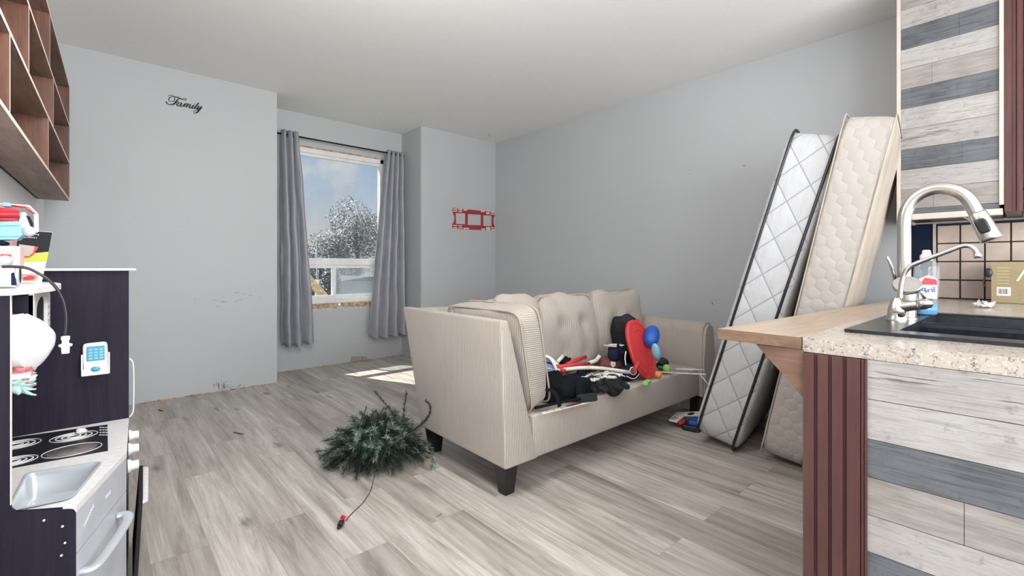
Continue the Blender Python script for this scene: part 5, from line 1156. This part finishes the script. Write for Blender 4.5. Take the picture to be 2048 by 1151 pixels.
p = on(1247, 778, .004); b = B(); random.seed(5); prism(b, [p+Vector((math.cos(a*PI/5)*.045*random.uniform(.6, 1.1), math.sin(a*PI/5)*.03*random.uniform(.6, 1.1), 0)) for a in range(10)], (0, 0, .003)); tag(put('torn_paper', b, ['white'], loc=tuple(p)), 'torn white paper scrap on the seat in front of the white strip', 'paper')
# navy cap with round emblem
t = thing('baseball_cap', 'navy cap with a round white-edged emblem under the red board', 'cap', (2.62, 1.72, ZD)); cc_ = Vector((2.575, 1.76, ZD+.048))
b = B(); cushion(b, (.15, .11, .10), Matrix.Translation(cc_) @ RZ(.2), 2.6, .01, .014, 8, 11, 0, 51); put('crown', b, ['navy'], t, smooth=True)
em = frame(cc_+Vector((-.035, -.060, .022)), (1, -.45, 0), (.1, .2, 1))
b = B(); tube(b, [em @ Vector((.024*math.cos(a*PI/12), .024*math.sin(a*PI/12), .004)) for a in range(24)], .0028, 6, closed=True); o = put('emblem_ring', b, ['white'], t)
b = B(); tube(b, [em @ Vector((.017*math.cos(a*PI/12), .017*math.sin(a*PI/12), .004)) for a in range(24)], .0015, 6, closed=True); lathe(b, [(0, .001), (.007, .001), (.006, .006), (0, .006)], 12, 0, em); put('emblem_star', b, ['lblue'], o)
b = B(); tube(b, smoothpts([cc_+Vector((-.07, -.035, -.01)), cc_+Vector((-.03, -.062, -.028)), cc_+Vector((.03, -.06, -.012)), cc_+Vector((.06, -.05, .02))], 4), .003, 6); put('piping', b, ['white'], t)
stick('red_strap', 'short red band between the backpack and the navy cap', [D(1266, 745, 2.93), D(1276, 722, 2.95)], .016, 'red', flat=.5)
# small toys at the right end
def blob(name, label, cat, px, py, h_, r, mk, lump=0, rot=None):
    p = on(px, py, h_); b = B(); ell(b, p, r, rot, lump=lump); tag(put(name, b, [mk], loc=tuple(p), smooth=True), label, cat)
b = B(); p = on(1324, 728, .035); lathe(b, [(.0, -.03), (.030, -.03), (.032, .02), (.036, .035), (.028, .035), (.026, .02), (0, .018)], 24, 0, Matrix.Translation(p) @ RY(1.2)); tag(put('black_cup', b, ['blackp'], loc=tuple(p), smooth=True, angle=40), 'black cup lying on its side near the right sofa arm', 'cup')
b = B(); p = on(1328, 734, .020); tube(b, [p+Vector((.030*math.cos(a*PI/10), .030*math.sin(a*PI/10), 0)) for a in range(20)], .011, 10, closed=True); tag(put('blue_ring', b, ['teal'], loc=tuple(p)), 'small teal-blue ring toy beside the black cup', 'ring')
blob('green_ball', 'small pale green foam ball beside the teal ring', 'ball', 1333, 736, .028, (.028, .028, .028), 'green')
b = B(); p = on(1316, 748, .02); lathe(b, [(0, -.022), (.022, -.02), (.022, .012), (.014, .024), (0, .026)], 18, 0, Matrix.Translation(p) @ RX(PI/2) @ RZ(.4)); tag(put('orange_cap', b, ['orange'], loc=tuple(p), smooth=True, angle=40), 'orange foam cap touching the lower right of the red board', 'toy')
b = B(); p = on(1294, 764, .012); cube(b, p, (.085, .034, .024), RZ(.25), 0, .006); tag(put('green_block', b, ['green'], loc=tuple(p)), 'lime green foam block in front of the red board', 'foam block')
b = B(); p = D(1312, 702, 3.0); ell(b, p, (.022, .03, .055), RY(-.3)); tag(put('blue_bottle', b, ['lblue'], loc=tuple(p), smooth=True), 'light blue bottle peeking from behind the right rim of the red board', 'bottle')
t = thing('goalie_strip', 'long narrow cream strip with red dashes lying toward the right arm', 'stick', (2.95, 1.62, ZD))
b = B(); a_ = on(1318, 743, .006); c_ = on(1412, 748, .010); m = frame((a_+c_)/2, c_-a_, (0, 1, 0)); cube(b, m.translation, ((c_-a_).length, .018, .007), m.to_3x3().to_4x4(), 0, .002); put('strip', b, ['offwhite'], t)
b = B()
for k in range(9): cube(b, m @ Vector((-.20+k*.05, -.004, .0042)), (.02, .004, .001), m.to_3x3().to_4x4())
put('dashes', b, ['redline'], t)
b = B(); a_ = on(1352, 737, .008); c_ = on(1409, 739, .010); tube(b, [a_, c_], .013, 10, flat=.4); put('second_strip', b, ['offwhite'], t)
stick('white_string', 'thin white cord hanging over the seat front near the mattress', [on(1398, 746, .005), on(1408, 758, -.01), on(1418, 770, -.05)], .003, 'lace')

# ================================================================== UNDER THE SOFA
t = thing('toy_game_piece', 'white, red and blue plastic toy on the floor under the right end of the sofa', 'toy', (3.1, 1.7, 0))
F = lambda px, py, z: atz(px, py, z)
b = B(); prism(b, [F(1338, 841, .05), F(1352, 826, .05), F(1400, 824, .05), F(1400, 832, .05), F(1370, 832, .05), F(1354, 845, .05)], (0, 0, .008)); pl = put('white_plate', b, ['white'], t)
b = B(); lathe(b, [(0, 0), (.03, 0), (.03, .002), (0, .002)], 20, 0, Matrix.Translation(F(1382, 827, .0585)) @ Matrix.Diagonal((1.3, .6, 1, 1))); put('oval_slot', b, ['blackp'], pl)
pq = F(1349, 836, .0585); text('lettering', '350', .045, frame(pq, F(1356, 834.5, .0585)-F(1344, 839.5, .0585), (-.3, 1, 0)), 'blackp', pl, .0004)
b = B(); p = F(1362, 843, .035); ell(b, p, (.05, .028, .018), RZ(.3)); put('red_nose', b, ['red2'], t, smooth=True)
b = B(); p = F(1392, 842, .05); cube(b, p, (.12, .07, .03), RZ(.2), 0, .008); put('blue_part', b, ['blue'], t)
b = B(); p = F(1385, 850, .022); cube(b, p, (.16, .10, .035), RZ(.2), 0, .01); put('black_base', b, ['blackp'], t)
b = B(); p = F(1380, 808, .04); cube(b, p, (.05, .13, .075), RZ(.4) @ RX(.2), 0, .004); tag(put('grey_box', b, ['toygrey'], loc=(p.x, p.y, 0)), 'grey box on the floor under the back of the sofa', 'box')
